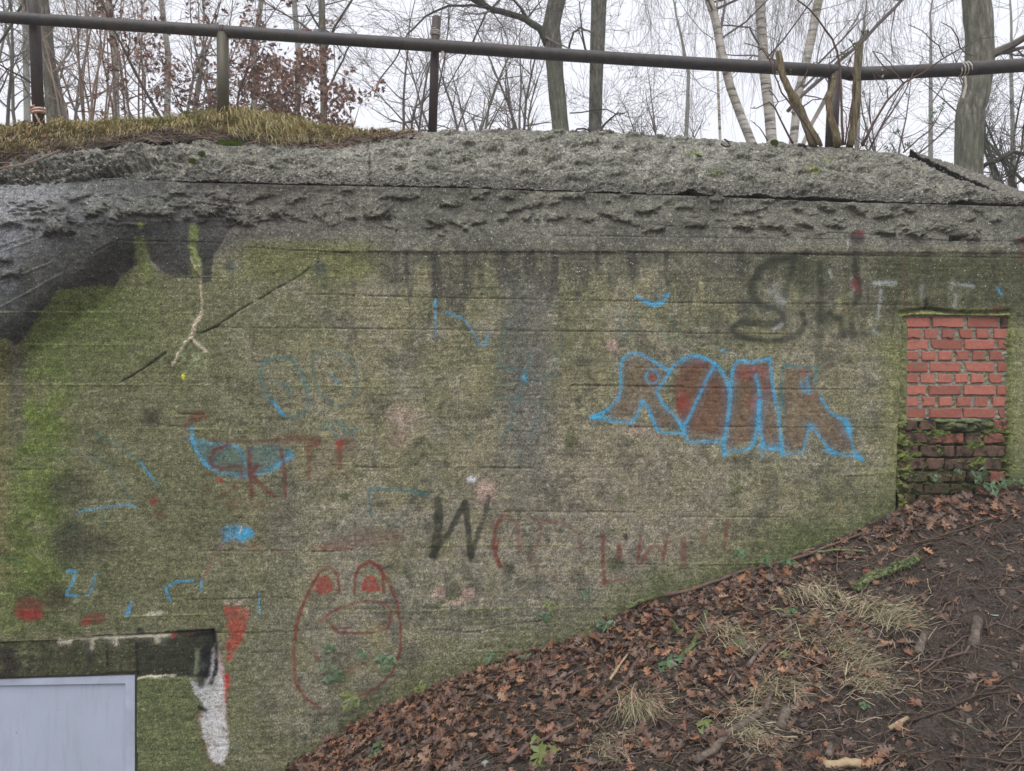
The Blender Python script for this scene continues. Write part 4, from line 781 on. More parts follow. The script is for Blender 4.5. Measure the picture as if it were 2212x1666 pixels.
rows = [(131, 205, 'n', [(247, 440), (460, 705), (735, 978), (994, 1056)]), (220, 292, 'n', [(260, 372), (400, 498), (538, 630), (670, 775), (808, 902), (942, 1042)]), (305, 378, 'n', [(258, 425), (452, 695), (715, 955), (975, 1045)]),
    (392, 462, 'n', [(258, 354), (380, 488), (508, 617), (642, 750), (776, 872), (910, 1012)]), (482, 553, 'n', [(250, 425), (442, 685), (718, 945), (972, 1042)]), (572, 640, 'n', [(245, 346), (371, 478), (510, 613), (638, 740), (765, 865), (902, 1005)]),
    (662, 735, 'n', [(246, 411), (435, 683), (706, 950), (967, 1043)]), (753, 823, 'n', [(250, 352), (380, 485), (512, 616), (655, 765), (795, 897), (935, 1035)]), (842, 915, 'n', [(248, 408), (437, 690), (706, 953), (983, 1030)]),
    (930, 1012, 'o', [(218, 348), (360, 485), (928, 1043)]), (1035, 1115, 'o', [(218, 420), (437, 710), (720, 845), (860, 1030)]), (1135, 1220, 'o', [(218, 345), (365, 505), (512, 635), (648, 780), (787, 1035)]),
    (1232, 1322, 'o', [(212, 405), (415, 550), (560, 822), (845, 1000)]), (1337, 1415, 'm', [(208, 420), (430, 600), (615, 730), (742, 900), (912, 1030)]), (1430, 1505, 'm', [(200, 395), (400, 590), (600, 780), (790, 930), (940, 1030)]),
    (1520, 1600, 'm', [(200, 330), (345, 470), (480, 600), (610, 800), (810, 1020)]), (1613, 1690, 'm', [(195, 400), (410, 600), (610, 820)])]
def brick(px0, px1, py0, py1, mat, yf):
    a = wp(px0, py1, yf); b = wp(px1, py0, yf); x0, z0, x1, z1 = a[0], a[2], b[0], b[2]
    c = .0035 if mat is M['brick_new'] else .006; j = lambda s=.0015: random.uniform(-s, s)
    js = .0016 if mat is M['brick_new'] else .005; jj = [(j(js), j(js)) for _ in range(4)]; tl = j(.003)
    n_ = 4 if x1-x0 > .12 else 3; js = .0022 if mat is M['brick_new'] else .006; tl = random.uniform(-.003, .003); cx, cz = (x0+x1)/2, (z0+z1)/2
    per = [(x0+(x1-x0)*k/n_, z0) for k in range(n_)]+[(x1, z0), (x1, cz)]+[(x1-(x1-x0)*k/n_, z1) for k in range(n_)]+[(x0, z1), (x0, cz)]; m_ = len(per); vs_ = []
    chip = random.randrange(m_) if random.random() < .5 else -1
    out_ = [(u+random.uniform(-js, js)-cx, v+random.uniform(-js, js)*.8-cz) for u, v in per]
    if chip >= 0: out_[chip] = (out_[chip][0]*(1-.010/max(.03, abs(out_[chip][0]))), out_[chip][1]*.78)
    sx_, sz_ = (x1-x0)/2, (z1-z0)/2
    for u, v in out_: vs_.append((u*(1-c/sx_), -c+tl+random.uniform(-.0012, .0012), v*(1-c/sz_)))
    for u, v in out_: vs_.append((u, 0, v))
    for u, v in out_: vs_.append((u, .06, v))
    fs = [tuple(range(m_))]+[(i+m_, (i+1) % m_+m_, (i+1) % m_, i) for i in range(m_)]+[(i+2*m_, (i+1) % m_+2*m_, (i+1) % m_+m_, i+m_) for i in range(m_)]
    me = bpy.data.meshes.new('brick'); me.from_pydata(vs_, [], fs); me.materials.append(mat); me.update()
    o = bpy.data.objects.new('brick', me); o.location = (cx, yf, cz); link(o, infill); return o
for y0, y1, k, L in rows:
    for i, (a, b) in enumerate(L):
        (p0, q0), (p1, q1) = zp('B', [(a, y0), (b, y1)])
        mt = {'n': 'brick_new', 'o': 'brick_old', 'm': 'brick_moss'}[k]
        if k == 'o' and y0 == 1035: mt = 'brick_oldred' if i in (1, 3) else mt
        if k == 'n' and i == 3 and y0 == 131: mt = 'brick_oldred'
        if k == 'o' and y0 == 930 and i == 2: mt = 'brick_oldred'
        if k == 'm' and (y0, i) in ((1337, 4),): mt = 'brick_oldred'
        brick(p0+.7, p1-.7, q0-.1, q1-.2, M[mt], (.030 if k == 'n' else .022)+random.uniform(-.003, .003))
# ================================================================== DOOR
door = empty('door', (0, 0, 0)); sub(door); door['label'] = 'pale blue metal door with raised border'
def quad_prism(pix, y0, y1, name, mat, par):
    a = [wp(x, y, y0) for x, y in pix]; b = [p+np.array([0, y1-y0, 0]) for p in a]; n = len(pix); mb = MB()
    mb.add(a+b, [tuple(range(n))[::-1], tuple(range(n, 2*n))]+[(i, (i+1) % n, (i+1) % n+n, i+n) for i in range(n)])
    o = mb.build(name, mat, par); m_ = o.modifiers.new('bevel', 'BEVEL'); m_.width = .003; m_.segments = 2; return o
yb = 2330
quad_prism([(-420, 1488), (272, 1476), (272, yb), (-420, yb)][::1], .040, .06, 'door_panel', M['door'], door)
fr = MB()
def ringp(o_, i_, y0, y1, name, mat, par):
    A = [wp(x, y, y0) for x, y in o_]; B = [wp(x, y, y0) for x, y in i_]; n = len(o_); d = np.array([0, y1-y0, 0]); mb = MB()
    mb.add(A+B+[p+d for p in A]+[p+d for p in B], [(i, i+1, n+i+1, n+i) for i in range(n-1)]+[(2*n+i, 2*n+i+1, i+1, i) for i in range(n-1)]+[(n+i, n+i+1, 3*n+i+1, 3*n+i) for i in range(n-1)])
    return mb.build(name, mat, par)
ringp([(-420, 1481), (291, 1459), (291, yb)], [(-420, 1488), (271, 1476.4), (271, yb)], .024, .06, 'door_frame', M['doorframe'], door)
ringp([(-420, 1471), (297, 1450), (297, yb)], [(-420, 1481), (290, 1460), (290, yb)], .036, .09, 'door_seal', M['grime'], door)
quad_prism([(-420, 1440), (330, 1440), (330, yb), (-420, yb)], .10, .12, 'door_backing', M['dark'], door)
for o in door.children: pass
# ================================================================== GROUND
zfar = pl([(-60, -2.2), (-3.0, -2.1), (-2.0, -1.45), (-1.3, -.85), (-.7, -.40), (0, -.16), (1.0, -.03), (2.3, .06), (4, .22), (60, .6)])
def G(x, y):
    x = np.asarray(x, float); y = np.asarray(y, float); d = np.clip(-y, 0, 60); k = ss(0, 1, np.clip(d/2.3, 0, 1)*.5+.0)*2
    k = 1-(1-np.clip(d/2.2, 0, 1))**1.6
    g = gzw(x)*(1-k)+zfar(x)*k
    return g+(fbm(x*1.7, y*1.7, 4, 3)-.5)*.09*np.clip(d*4, 0, 1)*ss(14, 6, np.hypot(x, y))+ss(7, 40, d)*.6+ss(.3, 7, y)*.6
gx = np.concatenate([-2.9-np.geomspace(.1, 76, 26)[::-1], np.arange(-2.9, 4.3, .013), 4.3+np.geomspace(.1, 76, 26)])
gy = np.concatenate([-4.8-np.geomspace(.1, 76, 24)[::-1], np.arange(-4.8, -3.0, .06), np.arange(-3.0, .06, .013), .06+np.geomspace(.1, 76, 22)])
GX, GY = np.meshgrid(gx, gy); GZ = G(GX, GY)
nearm = ss(5, 3.5, np.hypot(GX-.8, GY+1.2))
GZ = GZ+nearm*((fbm(GX*14, GY*14, 5, 1, .65)-.5)*.045+(fbm(GX*38, GY*38, 3, 2, .7)-.5)*.034)
o = grid_mesh('ground', np.stack([GX, GY, GZ], -1), M['mud']); o['kind'] = 'structure'
def gpix(px, py):
    """point of the ground seen at a place of the picture (marching the ray)"""
    d = ray(px, py); d = d/np.linalg.norm(d); t = 1.8
    while t < 8:
        p = CAM+d*t
        if p[1] > -.01: return wp(px, py, -.01)
        if p[2] < G(p[0], p[1]): return p
        t += .01
    return CAM+d*6
def gn(x, y):
    e = .03; a = float(G(x+e, y)-G(x-e, y))/(2*e); b = float(G(x, y+e)-G(x, y-e))/(2*e); return Vector((-a, -b, 1)).normalized()
# ------------------------------------------------------------------ fallen leaves
half = [(0, .0), (.05, .05), (.03, .12), (.19, .22), (.06, .31), (.31, .44), (.09, .54), (.33, .70), (.10, .80), (.17, .93), (0, 1.0)]
def leafgeo(L, curl, fold, tw):
    vs_ = []; fs = []
    for i, (wx, ly) in enumerate(half):
        z = curl*((ly-.5)**2)*4*L*.25
        vs_.append((0, (ly-.5)*L, z))
    n = len(half)
    for s in (-1, 1):
        b = len(vs_)
        for i, (wx, ly) in enumerate(half[1:-1]):
            wx = wx*(1+random.uniform(-.2, .2)); z = curl*((ly-.5)**2)*L+fold*wx*L+tw*s*wx*(ly-.5)*L+random.uniform(-.03, .03)*L
            vs_.append((s*wx*L*1.05, (ly-.5)*L+random.uniform(-.02, .02)*L, z))
        for i in range(n-3):
            f = (i+1, b+i, b+i+1, i+2); fs.append(f if s > 0 else f[::-1])
        fs.append((0, b, 1) if s > 0 else (1, b, 0)); fs.append((n-2, b+n-3, n-1) if s > 0 else (n-1, b+n-3, n-2))
    return vs_, fs
def place(vs_, p, nrm_, rz, tilt):
    q = nrm_.to_track_quat('Z', 'Y').to_matrix() @ Matrix.Rotation(rz, 3, 'Z') @ Matrix.Rotation(tilt[0], 3, 'X') @ Matrix.Rotation(tilt[1], 3, 'Y')
    return [tuple(q @ Vector(v)+Vector(p)) for v in vs_]
def dens(x, y):
    """how thick the litter lies: deep along the wall foot and below it, thin on the trodden mud to the right"""
    p = proj(x, y, float(G(x, y))); px, py = float(p[0]), float(p[1]); gap = py-float(gY(px)); d = 0
    d = max(d, math.exp(-(max(gap-8, 0)/60)**2)*(1.0 if px > 1900 or px < 1700 else .45))
    if px < 1000: d = max(d, .85)
    if px < 1450: d = max(d, .5*math.exp(-(max(gap-40, 0)/150)**2)+.09)
    d = max(d, .75*math.exp(-((px-1640)/230)**2-((py-1430)/120)**2))
    d = max(d, .55*math.exp(-((px-1500)/260)**2-((py-1640)/70)**2), .4*math.exp(-((px-1950)/120)**2-((py-1640)/50)**2))
    d = max(d, .25*math.exp(-((px-2150)/90)**2-((py-1120)/40)**2))
    return max(d, .045)*(.5+1.0*float(fbm(px/45, py/30, 3, 4)))
protos = [leafgeo(1, random.uniform(-.3, 1.0), random.uniform(-.5, .8), random.uniform(-.9, .9)) for _ in range(16)]
lit = MB(); cand = []
tries = 0
while len(cand) < 7800 and tries < 140000:
    tries += 1
    x = random.uniform(-1.9, 3.9); y = -abs(random.triangular(0, 2.9, .1)) if random.random() < .6 else random.uniform(-2.9, -.01)
    if random.random() > dens(x, y): continue
    cand.append((x, y))
random.shuffle(cand)
def leafxf(x, y, lay):
    L = random.triangular(.026, .10, .055); z = float(G(x, y))+random.uniform(.004, .02)+lay
    return L, (x, min(y, -.012-.3*L), z), random.uniform(0, 6.28), (random.gauss(0, .38), random.gauss(0, .38))
vis = []
for i, (x, y) in enumerate(cand):
    if len(vis) < 300 and i % 6 == 0:
        q = proj(x, y, float(G(x, y)))
        if 0 < q[0] < 2212 and 0 < q[1] < 1640: vis.append((x, y)); continue
    L, p, rz, tl = leafxf(x, y, random.random()*.018*dens(x, y)); vs_, fs = random.choice(protos); lit.add(place([(a*L, b*L, c*L) for a, b, c in vs_], p, gn(x, y), rz, tl), fs)
for i in range(9000):
    x = random.uniform(-1.9, 3.9); y = -random.uniform(.01, 2.9)
    if random.random() > dens(x, y)*.8+.22: continue
    L = random.uniform(.006, .02); p = (x, y, float(G(x, y))+random.uniform(.004, .02)); w_ = random.uniform(.3, .9)
    lit.add(place([(-w_*L, -L, 0), (w_*L, -L*.7, .2*L), (w_*.7*L, L, .3*L), (-w_*.8*L, L*.6, -.1*L)], p, gn(x, y), random.uniform(0, 6.28), (random.gauss(0, .6), random.gauss(0, .6))), [(0, 1, 2, 3)])
o = lit.build('leaf_litter', M['litter']); tag(o, 'brown oak leaf litter heaped on the bank below the wall', 'leaf litter', kind='stuff')
pm = []
for vs_, fs in protos[:10]:
    me = bpy.data.meshes.new('fallen_leaf'); me.from_pydata(vs_, [], fs); me.materials.append(M['leafobj']); me.update(); pm.append(me)
for x, y in vis:
    L, p, rz, tl = leafxf(x, y, .022); L = max(L, .05)*1.05
    o = bpy.data.objects.new('fallen_leaf', random.choice(pm)); q = gn(x, y).to_track_quat('Z', 'Y').to_matrix() @ Matrix.Rotation(rz, 3, 'Z') @ Matrix.Rotation(tl[0], 3, 'X') @ Matrix.Rotation(tl[1], 3, 'Y')
    o.matrix_world = Matrix.Translation(p) @ q.to_4x4() @ Matrix.Scale(L, 4); link(o)
    tag(o, 'lobed brown oak leaf lying loose on top of the muddy bank', 'leaf', 'fallen oak leaves on the bank')
# ------------------------------------------------------------------ sticks and twigs
def crooked(p0, p1, n=5, amp=.02):
    p0 = np.asarray(p0); p1 = np.asarray(p1); L = np.linalg.norm(p1-p0); out = []
    for i in range(n+1):
        t_ = i/n; q = p0*(1-t_)+p1*t_
        if 0 < i < n: q = q+np.array([random.gauss(0, amp*L), random.gauss(0, amp*L), random.gauss(0, amp*L*.3)])
        out.append(q)
    return out
def ongr(p, h): return np.array([p[0], min(p[1], -.012-h), max(p[2], float(G(p[0], min(p[1], -.012))))+h]) if False else np.array([p[0], min(p[1], -.012-h), float(G(p[0], min(p[1], -.012)))+h])
sm = MB()
for i in range(5200):
    x = random.uniform(-1.6, 3.9); y = -random.uniform(.02, 2.9)**1.0
    L = random.uniform(.04, .22); a = random.uniform(0, 6.28) if random.random() < .5 else random.gauss(.5, .5)
    p0 = np.array([x, y, 0]); p1 = p0+np.array([math.cos(a)*L, math.sin(a)*L, 0]); pts = [ongr(q, .006+random.uniform(0, .012)) for q in crooked(p0, p1, 3, .035)]
    sm.tube(pts, random.uniform(.001, .0032), 4)
M['debris'] = island('twig_debris_bark', [(.10,.07,.055),(.17,.12,.09),(.05,.036,.03),(.26,.19,.13),(.07,.05,.04),(.13,.085,.065)], .75)
o = sm.build('twig_debris', M['debris'])
tag(o, 'thin brown twig debris scattered over the muddy bank', 'twig debris', kind='stuff')
twl = ['thin crooked brown twig lying on the bank', 'thin forked twig lying on the bank']
for i in range(110):
    px = random.uniform(950, 2200); py = random.uniform(1130, 1655)
    if py < gY(px)+12: continue
    c = gpix(px, py); L = random.uniform(.16, .5); a = random.gauss(.55, .5) if random.random() < .65 else random.uniform(0, 6.28)
    dv = np.array([math.cos(a)*L/2, math.sin(a)*L/2, 0]); base = [ongr(q, .012+random.uniform(0, .02)) for q in crooked(c-dv, c+dv, 6, .022)]
    r = random.uniform(.002, .0055); mb = MB(); mb.tube(base, [r*(1-.5*i_/6) for i_ in range(7)], 5)
    fk = random.random() < .5
    if fk:
        q = base[3]; a2 = a+random.choice((-.7, .7)); mb.tube([ongr(q+np.array([math.cos(a2)*t_*L*.4, math.sin(a2)*t_*L*.4, 0]), .02) for t_ in (0, .5, 1)], [r*.7, r*.5, r*.3], 4)
    o = mb.build('twig', M['stick'], smooth=True); tag(o, twl[1] if fk else twl[0], 'twig', 'forked twigs on the bank' if fk else 'single twigs on the bank')
def moss_on(mb, W, r):
    for _ in range(int(len(W)*90)):
        i = random.randint(0, len(W)-2); t_ = random.random(); c = W[i]*(1-t_)+W[i+1]*t_; u = np.array([random.gauss(0, 1), random.gauss(0, 1), random.gauss(.6, 1)]); u /= np.linalg.norm(u); p = c+u*r*.9; q = p+u*r*random.uniform(.15, .5); a = np.cross(u, [random.random(), random.random(), random.random()])*r*.35
        mb.add([p-a, p+a, q+a*.6, q-a*.4], [(0, 1, 2, 3)])
def stick(name, label, cat, pix, r, mat, lift=.015, n=8, wob_=.25, ybias=0, taper=.6, group=None, sub_=3):
    pts = []
    for (a, b), (c, d) in zip(pix[:-1], pix[1:]):
        for k in range(sub_): t_ = k/sub_; pts.append((a+(c-a)*t_, b+(d-b)*t_))
    pts.append(pix[-1]); W = [gpix(a, b) for a, b in pts]; W = [np.array([q[0], min(q[1], -.012-r), max(q[2], float(G(q[0], q[1])))+lift+random.uniform(-1, 1)*r*.25]) for q in W]
    mb = MB(); m = len(W); mb.tube(W, [r*(1-(1-taper)*i/(m-1)) for i in range(m)], n, wob=wob_); moss_on(mb, W, r) if mat is M['mosslog'] else None; return tag(mb.build(name, mat, smooth=True), label, cat, group)
stick('mossy_branch', 'short thick branch wrapped in bright green moss on bare mud at right', 'branch', [(1848, 1285), (1870, 1265), (1905, 1250), (1945, 1236), (1982, 1222)], .024, M['mosslog'], .03, 12, .55, taper=.75)
stick('mossy_branch', 'bent lichen-covered branch lying in the leaves beside the straw grass', 'branch', [(1470, 1432), (1492, 1410), (1505, 1385), (1522, 1362), (1524, 1330)], .014, M['mosslog'], .02, 10, .6)
stick('mossy_branch', 'small lichen-covered stub below the wall foot near the bramble leaf', 'branch', [(1449, 1350), (1456, 1362), (1470, 1380)], .013, M['mosslog'], .025, 10, .6)
stick('mossy_branch', 'lichen-crusted branch end at the left end of the long dark branch', 'branch', [(1352, 1322), (1380, 1308), (1415, 1296), (1430, 1292)], .014, M['mosslog'], .03, 10, .6)
stick('long_branch', 'long dark branch lying along the foot of the concrete wall', 'branch', [(1425, 1296), (1500, 1284), (1580, 1252), (1660, 1234), (1740, 1212), (1790, 1190), (1860, 1165)], .013, M['stick'], .03, 8, .4)
stick('mossy_branch', 'thin pale green branch lying in front of the long dark branch', 'branch', [(1745, 1205), (1800, 1200), (1870, 1203)], .008, M['mosslog'], .03, 8, .4)
stick('fallen_branch', 'long smooth brown branch at the bottom edge rising to the straw tuft', 'branch', [(1095, 1664), (1140, 1625), (1180, 1610), (1215, 1588), (1245, 1575)], .011, M['stick'], .03, 8, .2)
stick('fallen_branch', 'thick brown branch left of the upright straw tuft, pointing at the wall', 'branch', [(1280, 1545), (1310, 1520), (1350, 1485), (1375, 1440), (1390, 1418)], .016, M['stick'], .025, 8, .3)
stick('fallen_branch', 'pale brown stick just left of the thick branch', 'branch', [(1318, 1482), (1335, 1455), (1356, 1425)], .009, M['stickpale'], .03, 8, .3)
stick('fallen_branch', 'grey crooked branch crossing the middle of the grass patch', 'branch', [(1615, 1455), (1640, 1420), (1660, 1400), (1695, 1375), (1720, 1355)], .012, M['log'], .03, 8, .3)
stick('fallen_branch', 'grey scaly branch running from the bottom edge up into the grass', 'branch', [(1500, 1662), (1540, 1640), (1575, 1595), (1620, 1572), (1655, 1545), (1668, 1510)], .017, M['log'], .03, 9, .4)
stick('fallen_branch', 'curved thin stick looping over the mud at right', 'branch', [(2095, 1405), (2085, 1420), (2020, 1440), (1985, 1465), (1990, 1500), (2030, 1515)], .006, M['stick'], .02, 6, .2)
stick('fallen_branch', 'thin dark branch on the mud near the right edge', 'branch', [(1960, 1570), (2050, 1540), (2110, 1512), (2180, 1505)], .007, M['stick'], .02, 6, .2)
stick('fallen_branch', 'two-year twig running from the brown leaves towards the bottom left', 'branch', [(920, 1650), (960, 1600), (1000, 1560), (1050, 1500)], .006, M['stick'], .03, 6, .2)
stick('fallen_branch', 'long thin stem lying parallel to the wall foot over the leaves', 'branch', [(960, 1490), (1050, 1485), (1150, 1470), (1250, 1440)], .004, M['stick'], .05, 6, .2)
stick('fallen_branch', 'thin stick across the bare mud below the bricked opening', 'branch', [(1960, 1195), (2060, 1165), (2130, 1140), (2212, 1120)], .006, M['stick'], .04, 6, .2)
for lab, pix, r, mt in [('short cut log with a pale broken top standing out of the mud', [(2102, 1400), (2108, 1375), (2112, 1348)], .026, 'log'), ('flattened piece of dark log left of the short cut log', [(1985, 1420), (1990, 1395), (1998, 1378)], .022, 'log'), ('pale grey chunk of bark among the grass and leaves', [(1862, 1462), (1872, 1445), (1880, 1432)], .018, 'log'),
    ('split reddish log piece in the leaves below the grass', [(1685, 1580), (1692, 1560), (1700, 1540)], .024, 'log'), ('pale flat splinter of wood near the bottom right', [(1922, 1580), (1940, 1568), (1960, 1556)], .011, 'stickpale'), ('long half-buried log at the bottom edge', [(1780, 1660), (1830, 1655), (1860, 1660)], .02, 'stickpale'),
    ('small grey log piece at the bottom between leaves', [(1790, 1640), (1792, 1615)], .016, 'log'), ('dark snag lying by the long dark branch', [(1880, 1262), (1895, 1235), (1900, 1215)][:2], .014, 'log')]:
    stick('wood_piece', lab, 'wood', pix, r, M[mt], r*.6, 9, .35, taper=.9)
def chunk(name, lab, cat, px, py, s, mat, flat=.4, ang=0.):
    c = gpix(px, py); mb = MB(); vs_ = [(-1,-.6,0),(.9,-.7,0),(1.1,.5,0),(-.8,.7,0),(-.8,-.5,flat),(.8,-.6,flat*.9),(.9,.4,flat*1.1),(-.7,.6,flat)]
    mb.add([tuple(np.array([a*math.cos(ang)-b*math.sin(ang), a*math.sin(ang)+b*math.cos(ang), d])*s*random.uniform(.9, 1.1)+c+np.array([0, 0, .008])) for a, b, d in vs_], [(0,3,2,1),(4,5,6,7),(0,1,5,4),(1,2,6,5),(2,3,7,6),(3,0,4,7)])
    return tag(mb.build(name, mat), lab, cat)
chunk('brick_fragment', 'flat orange brick fragment lying left of the green mossy branch', 'brick', 1874, 1238, .028, M['terracotta'], .4, .1)
chunk('glass_shard', 'dull glass shard on the mud near the right edge', 'glass', 2150, 1332, .022, M['glass'], .15, .2)
chunk('glass_shard', 'greenish glass shard half buried in the leaves near the wall foot', 'glass', 1888, 1160, .022, M['glass'], .2, .5)
chunk('plastic_cap', 'dark green plastic cap lying in the leaves at the bottom edge', 'cap', 1182, 1620, .018, M['green'], .5, .5)
chunk('glass_shard', 'pale shard standing at the very bottom edge', 'glass', 1048, 1655, .02, M['glass'], .6, 1.)
chunk('stone', 'small white pebble on the mud right of the lichen branch', 'stone', 1575, 1325, .01, M['tape'], .5, 1.)
st = MB()
for i in range(500):
    px = random.uniform(1000, 2212); py = random.uniform(1130, 1666)
    if py < gY(px)+20: continue
    x = random.uniform(-.6, 3.8); y = -random.uniform(.05, 2.8); c = np.array([x, y, float(G(x, y))+.008]); s_ = random.uniform(.003, .009)
    Rm = Matrix.Rotation(random.uniform(0, 6.28), 3, (0, .7, -.7)); st.add(np.array([list(Rm @ Vector((a*s_*1.3, b*s_, d*s_*.8))) for a, b, d in ico])+c, icf)
cl_ = MB()
for i in range(5200):
    x = random.uniform(-.9, 3.9); y = -random.uniform(.03, 2.9); s_ = random.triangular(.004, .02, .006); c = np.array([x, y, float(G(x, y))+.004]); Rm = Matrix.Rotation(random.uniform(0, 6.28), 3, (random.random(), .7, -.7)); cl_.add(np.array([list(Rm @ Vector((a*s_*1.2*random.uniform(.7, 1.3), b*s_, d*s_*.7))) for a, b, d in ico])+c, icf)
M['clod'] = island('mud_clods', [(.04,.03,.025),(.075,.058,.046),(.025,.019,.016),(.13,.10,.08)], .8)
tag(cl_.build('mud_clods', M['clod']), 'crumbs and clods of dark mud on the bank', 'mud clods', kind='stuff')
tag(st.build('gravel', M['pebble']), 'tiny pebbles and grit in the dark mud', 'gravel', kind='stuff')
# ------------------------------------------------------------------ grass
def blades(mb, base, n, L, spread, lean_, w=.0016, droop=.6, segs=4, e0=.15, e1=1.0, scat=.25):
    for i in range(n):
        a = random.uniform(0, 6.28) if random.random() < scat else random.gauss(lean_, .45); l = L*random.uniform(.5, 1.2)
        p = np.array(base)+np.array([random.gauss(0, spread), random.gauss(0, spread), 0]); el = random.uniform(e0, e1); d = np.array([math.cos(a)*math.cos(el), math.sin(a)*math.cos(el), math.sin(el)]); s_ = l/segs; L_p = []; 
        sd = np.array([-math.sin(a), math.cos(a), 0])
        for k in range(segs+1):
            ww = w*(1-.8*k/segs); L_p.append((p-sd*ww, p+sd*ww)); p = p+d*s_; d = d+np.array([random.gauss(0, .12), random.gauss(0, .12), -droop*(1.2+k*.5)/segs*1.3]); d = d/np.linalg.norm(d)
        b = len(mb.v); mb.v += [tuple(q) for pr in L_p for q in pr]; mb.f += [(b+2*k, b+2*k+1, b+2*k+3, b+2*k+2) for k in range(segs)]
def tuft(px, py, n, L, spread, lean_, lab, mat='strawgrass', droop=.6, extra=()):
    mb = MB(); n = int(n*1.5); spread *= 1.7
    for (qx, qy) in [(px, py)]+list(extra):
        c = gpix(qx, qy); c[2] = float(G(c[0], c[1])); blades(mb, c, n//(1+len(extra)), L, spread, lean_, .0021, droop)
    for i, v in enumerate(mb.v):
        g = float(G(v[0], v[1]))+.004
        if v[2] < g: mb.v[i] = (v[0], v[1], g+random.random()*.012)
        if mb.v[i][1] > -.01: mb.v[i] = (mb.v[i][0], -.01-random.random()*.01, mb.v[i][2])
    return tag(mb.build('grass_tuft', M[mat]), lab, 'grass tuft', 'dry grass tufts on the bank')
tuft(1375, 1530, 230, .19, .02, -1.3, 'upright straw tuft alone in the leaves at the bottom middle', droop=.75)
tuft(1330, 1600, 90, .12, .03, -1.2, 'small sparse tuft just below the upright straw tuft', extra=[(1300, 1625)])
tuft(1640, 1500, 190, .15, .03, -.7, 'greenish tuft at the lower left of the big grass patch', droop=.7, extra=[(1690, 1490), (1600, 1550)])
tuft(1830, 1440, 240, .19, .03, -.4, 'densest straw tuft in the middle of the grass patch', droop=.6, extra=[(1800, 1400), (1850, 1480)])
tuft(1900, 1340, 200, .22, .03, -.25, 'tuft sweeping to the right below the green mossy branch', droop=.7, extra=[(1860, 1320), (1920, 1350)])
tuft(1790, 1290, 130, .16, .04, 2.0, 'wispy tuft left of the green mossy branch', droop=.6, extra=[(1760, 1300)])
tuft(1580, 1370, 120, .16, .04, 2.4, 'thin arching tuft right of the bent lichen branch', droop=.7, extra=[(1620, 1400)])
tuft(1600, 1590, 110, .12, .03, -.9, 'green-tinged tuft beside the grey scaly branch', droop=.6, extra=[(1640, 1610)])
tuft(1750, 1360, 150, .15, .06, -.5, 'flattened grass over leaves at the top of the patch', droop=.7, extra=[(1700, 1380), (1780, 1340)])
# straw stems strewn over the mud
mb = MB()
for i in range(150):
    px = random.gauss(1800, 210); py = random.uniform(1160, 1600)
    if px > 2212 or px < 1350 or py < gY(px)+30: continue
    c = gpix(px, py); a = random.uniform(0, 6.28); L = random.uniform(.05, .2); dv = np.array([math.cos(a)*L/2, math.sin(a)*L/2, 0])
    mb.tube([ongr(q, .018+random.random()*.02) for q in crooked(c-dv, c+dv, 4, .03)], .0013, 3)
tag(mb.build('straw', M['strawgrass']), 'loose straw stems strewn over the mud', 'straw', kind='stuff')
# ------------------------------------------------------------------ brambles
def bleaf(mb, c, nrm_, rz, L):
    n = 7; vs_ = [(0, 0, 0)]; 
    prof = [(0, 0), (.26, .12), (.40, .34), (.36, .58), (.22, .80), (0, 1.0)]
    P_ = [(x, y) for x, y in prof]+[(-x, y) for x, y in prof[-2:0:-1]]
    out = []
    for i, (x, y) in enumerate(P_):
        out.append((x*L, y*L, -abs(x)*L*.35+.1*L*math.sin(y*3)))
        x2, y2 = P_[(i+1) % len(P_)]; out.append(((x+x2)/2*L*.86, ((y+y2)/2)*L-.02*L, -abs(x+x2)/2*L*.35+.1*L*math.sin((y+y2)/2*3)))
    mid = [(0, .3*L, .05*L), (0, .7*L, .08*L)]
    pts = place(out+mid, c, nrm_, rz, (0, 0)); m = len(out); mb.add(pts, [(i, (i+1) % m, m+(0 if out[i][1] < .5*L else 1)) for i in range(m)]+[(m, m+1, m//2-2)])
def bramble(lab, pix, leaves, yy=-.06, r=.0022, mat='bramble'):
    root = empty('bramble_plant', tuple(wp(*pix[0], yy))); iv = Matrix.Translation(-root.location)
    tag(root, lab, 'bramble', 'brambles growing at the wall foot')
    W = [wp(a, b, yy-.015*math.sin(i*1.3)) for i, (a, b) in enumerate(pix)]; S_ = []
    for i in range(len(W)-1):
        for k in range(3): t_ = k/3; S_.append(W[i]*(1-t_)+W[i+1]*t_+np.array([0, 0, .0]))
    S_.append(W[-1]); mb = MB(); mb.tube(S_, [r*(1-.5*i/len(S_)) for i in range(len(S_))], 5); o = mb.build('stem', M['stemred'], root); o.matrix_parent_inverse = iv
    for j, (lx, ly, L, ang, m_) in enumerate(leaves):
        c = wp(lx, ly, yy-.02); mb = MB()
        for k, da in enumerate((0, 1.25, -1.25)):
            nv_ = Vector((random.uniform(-.4, .4), -1, random.uniform(.1, .9))).normalized(); bleaf(mb, c, nv_, ang+da, L*1.12*(1 if k == 0 else .85))
        o = mb.build('leaf', M[m_], root); o.matrix_parent_inverse = iv
bramble('bramble with an arching stem and dark leaves over the red face drawing', [(740, 1590), (722, 1540), (708, 1480), (712, 1440), (735, 1405), (780, 1387), (815, 1392), (835, 1410)], [(712, 1395, .055, 2.8, 'bramble'), (722, 1468, .085, .3, 'bramble'), (835, 1420, .085, 3.0, 'bramble'), (785, 1410, .05, 2.4, 'bramble'), (760, 1505, .085, 2.6, 'brambley'), (700, 1440, .04, 1.2, 'bramble')])
bramble('small yellow-green bramble at the wall foot left of the middle', [(880, 1480), (910, 1492), (938, 1500), (934, 1475), (932, 1455)], [(915, 1488, .06, 1.5, 'brambley'), (940, 1492, .045, 3.0, 'bramble')], -.08)
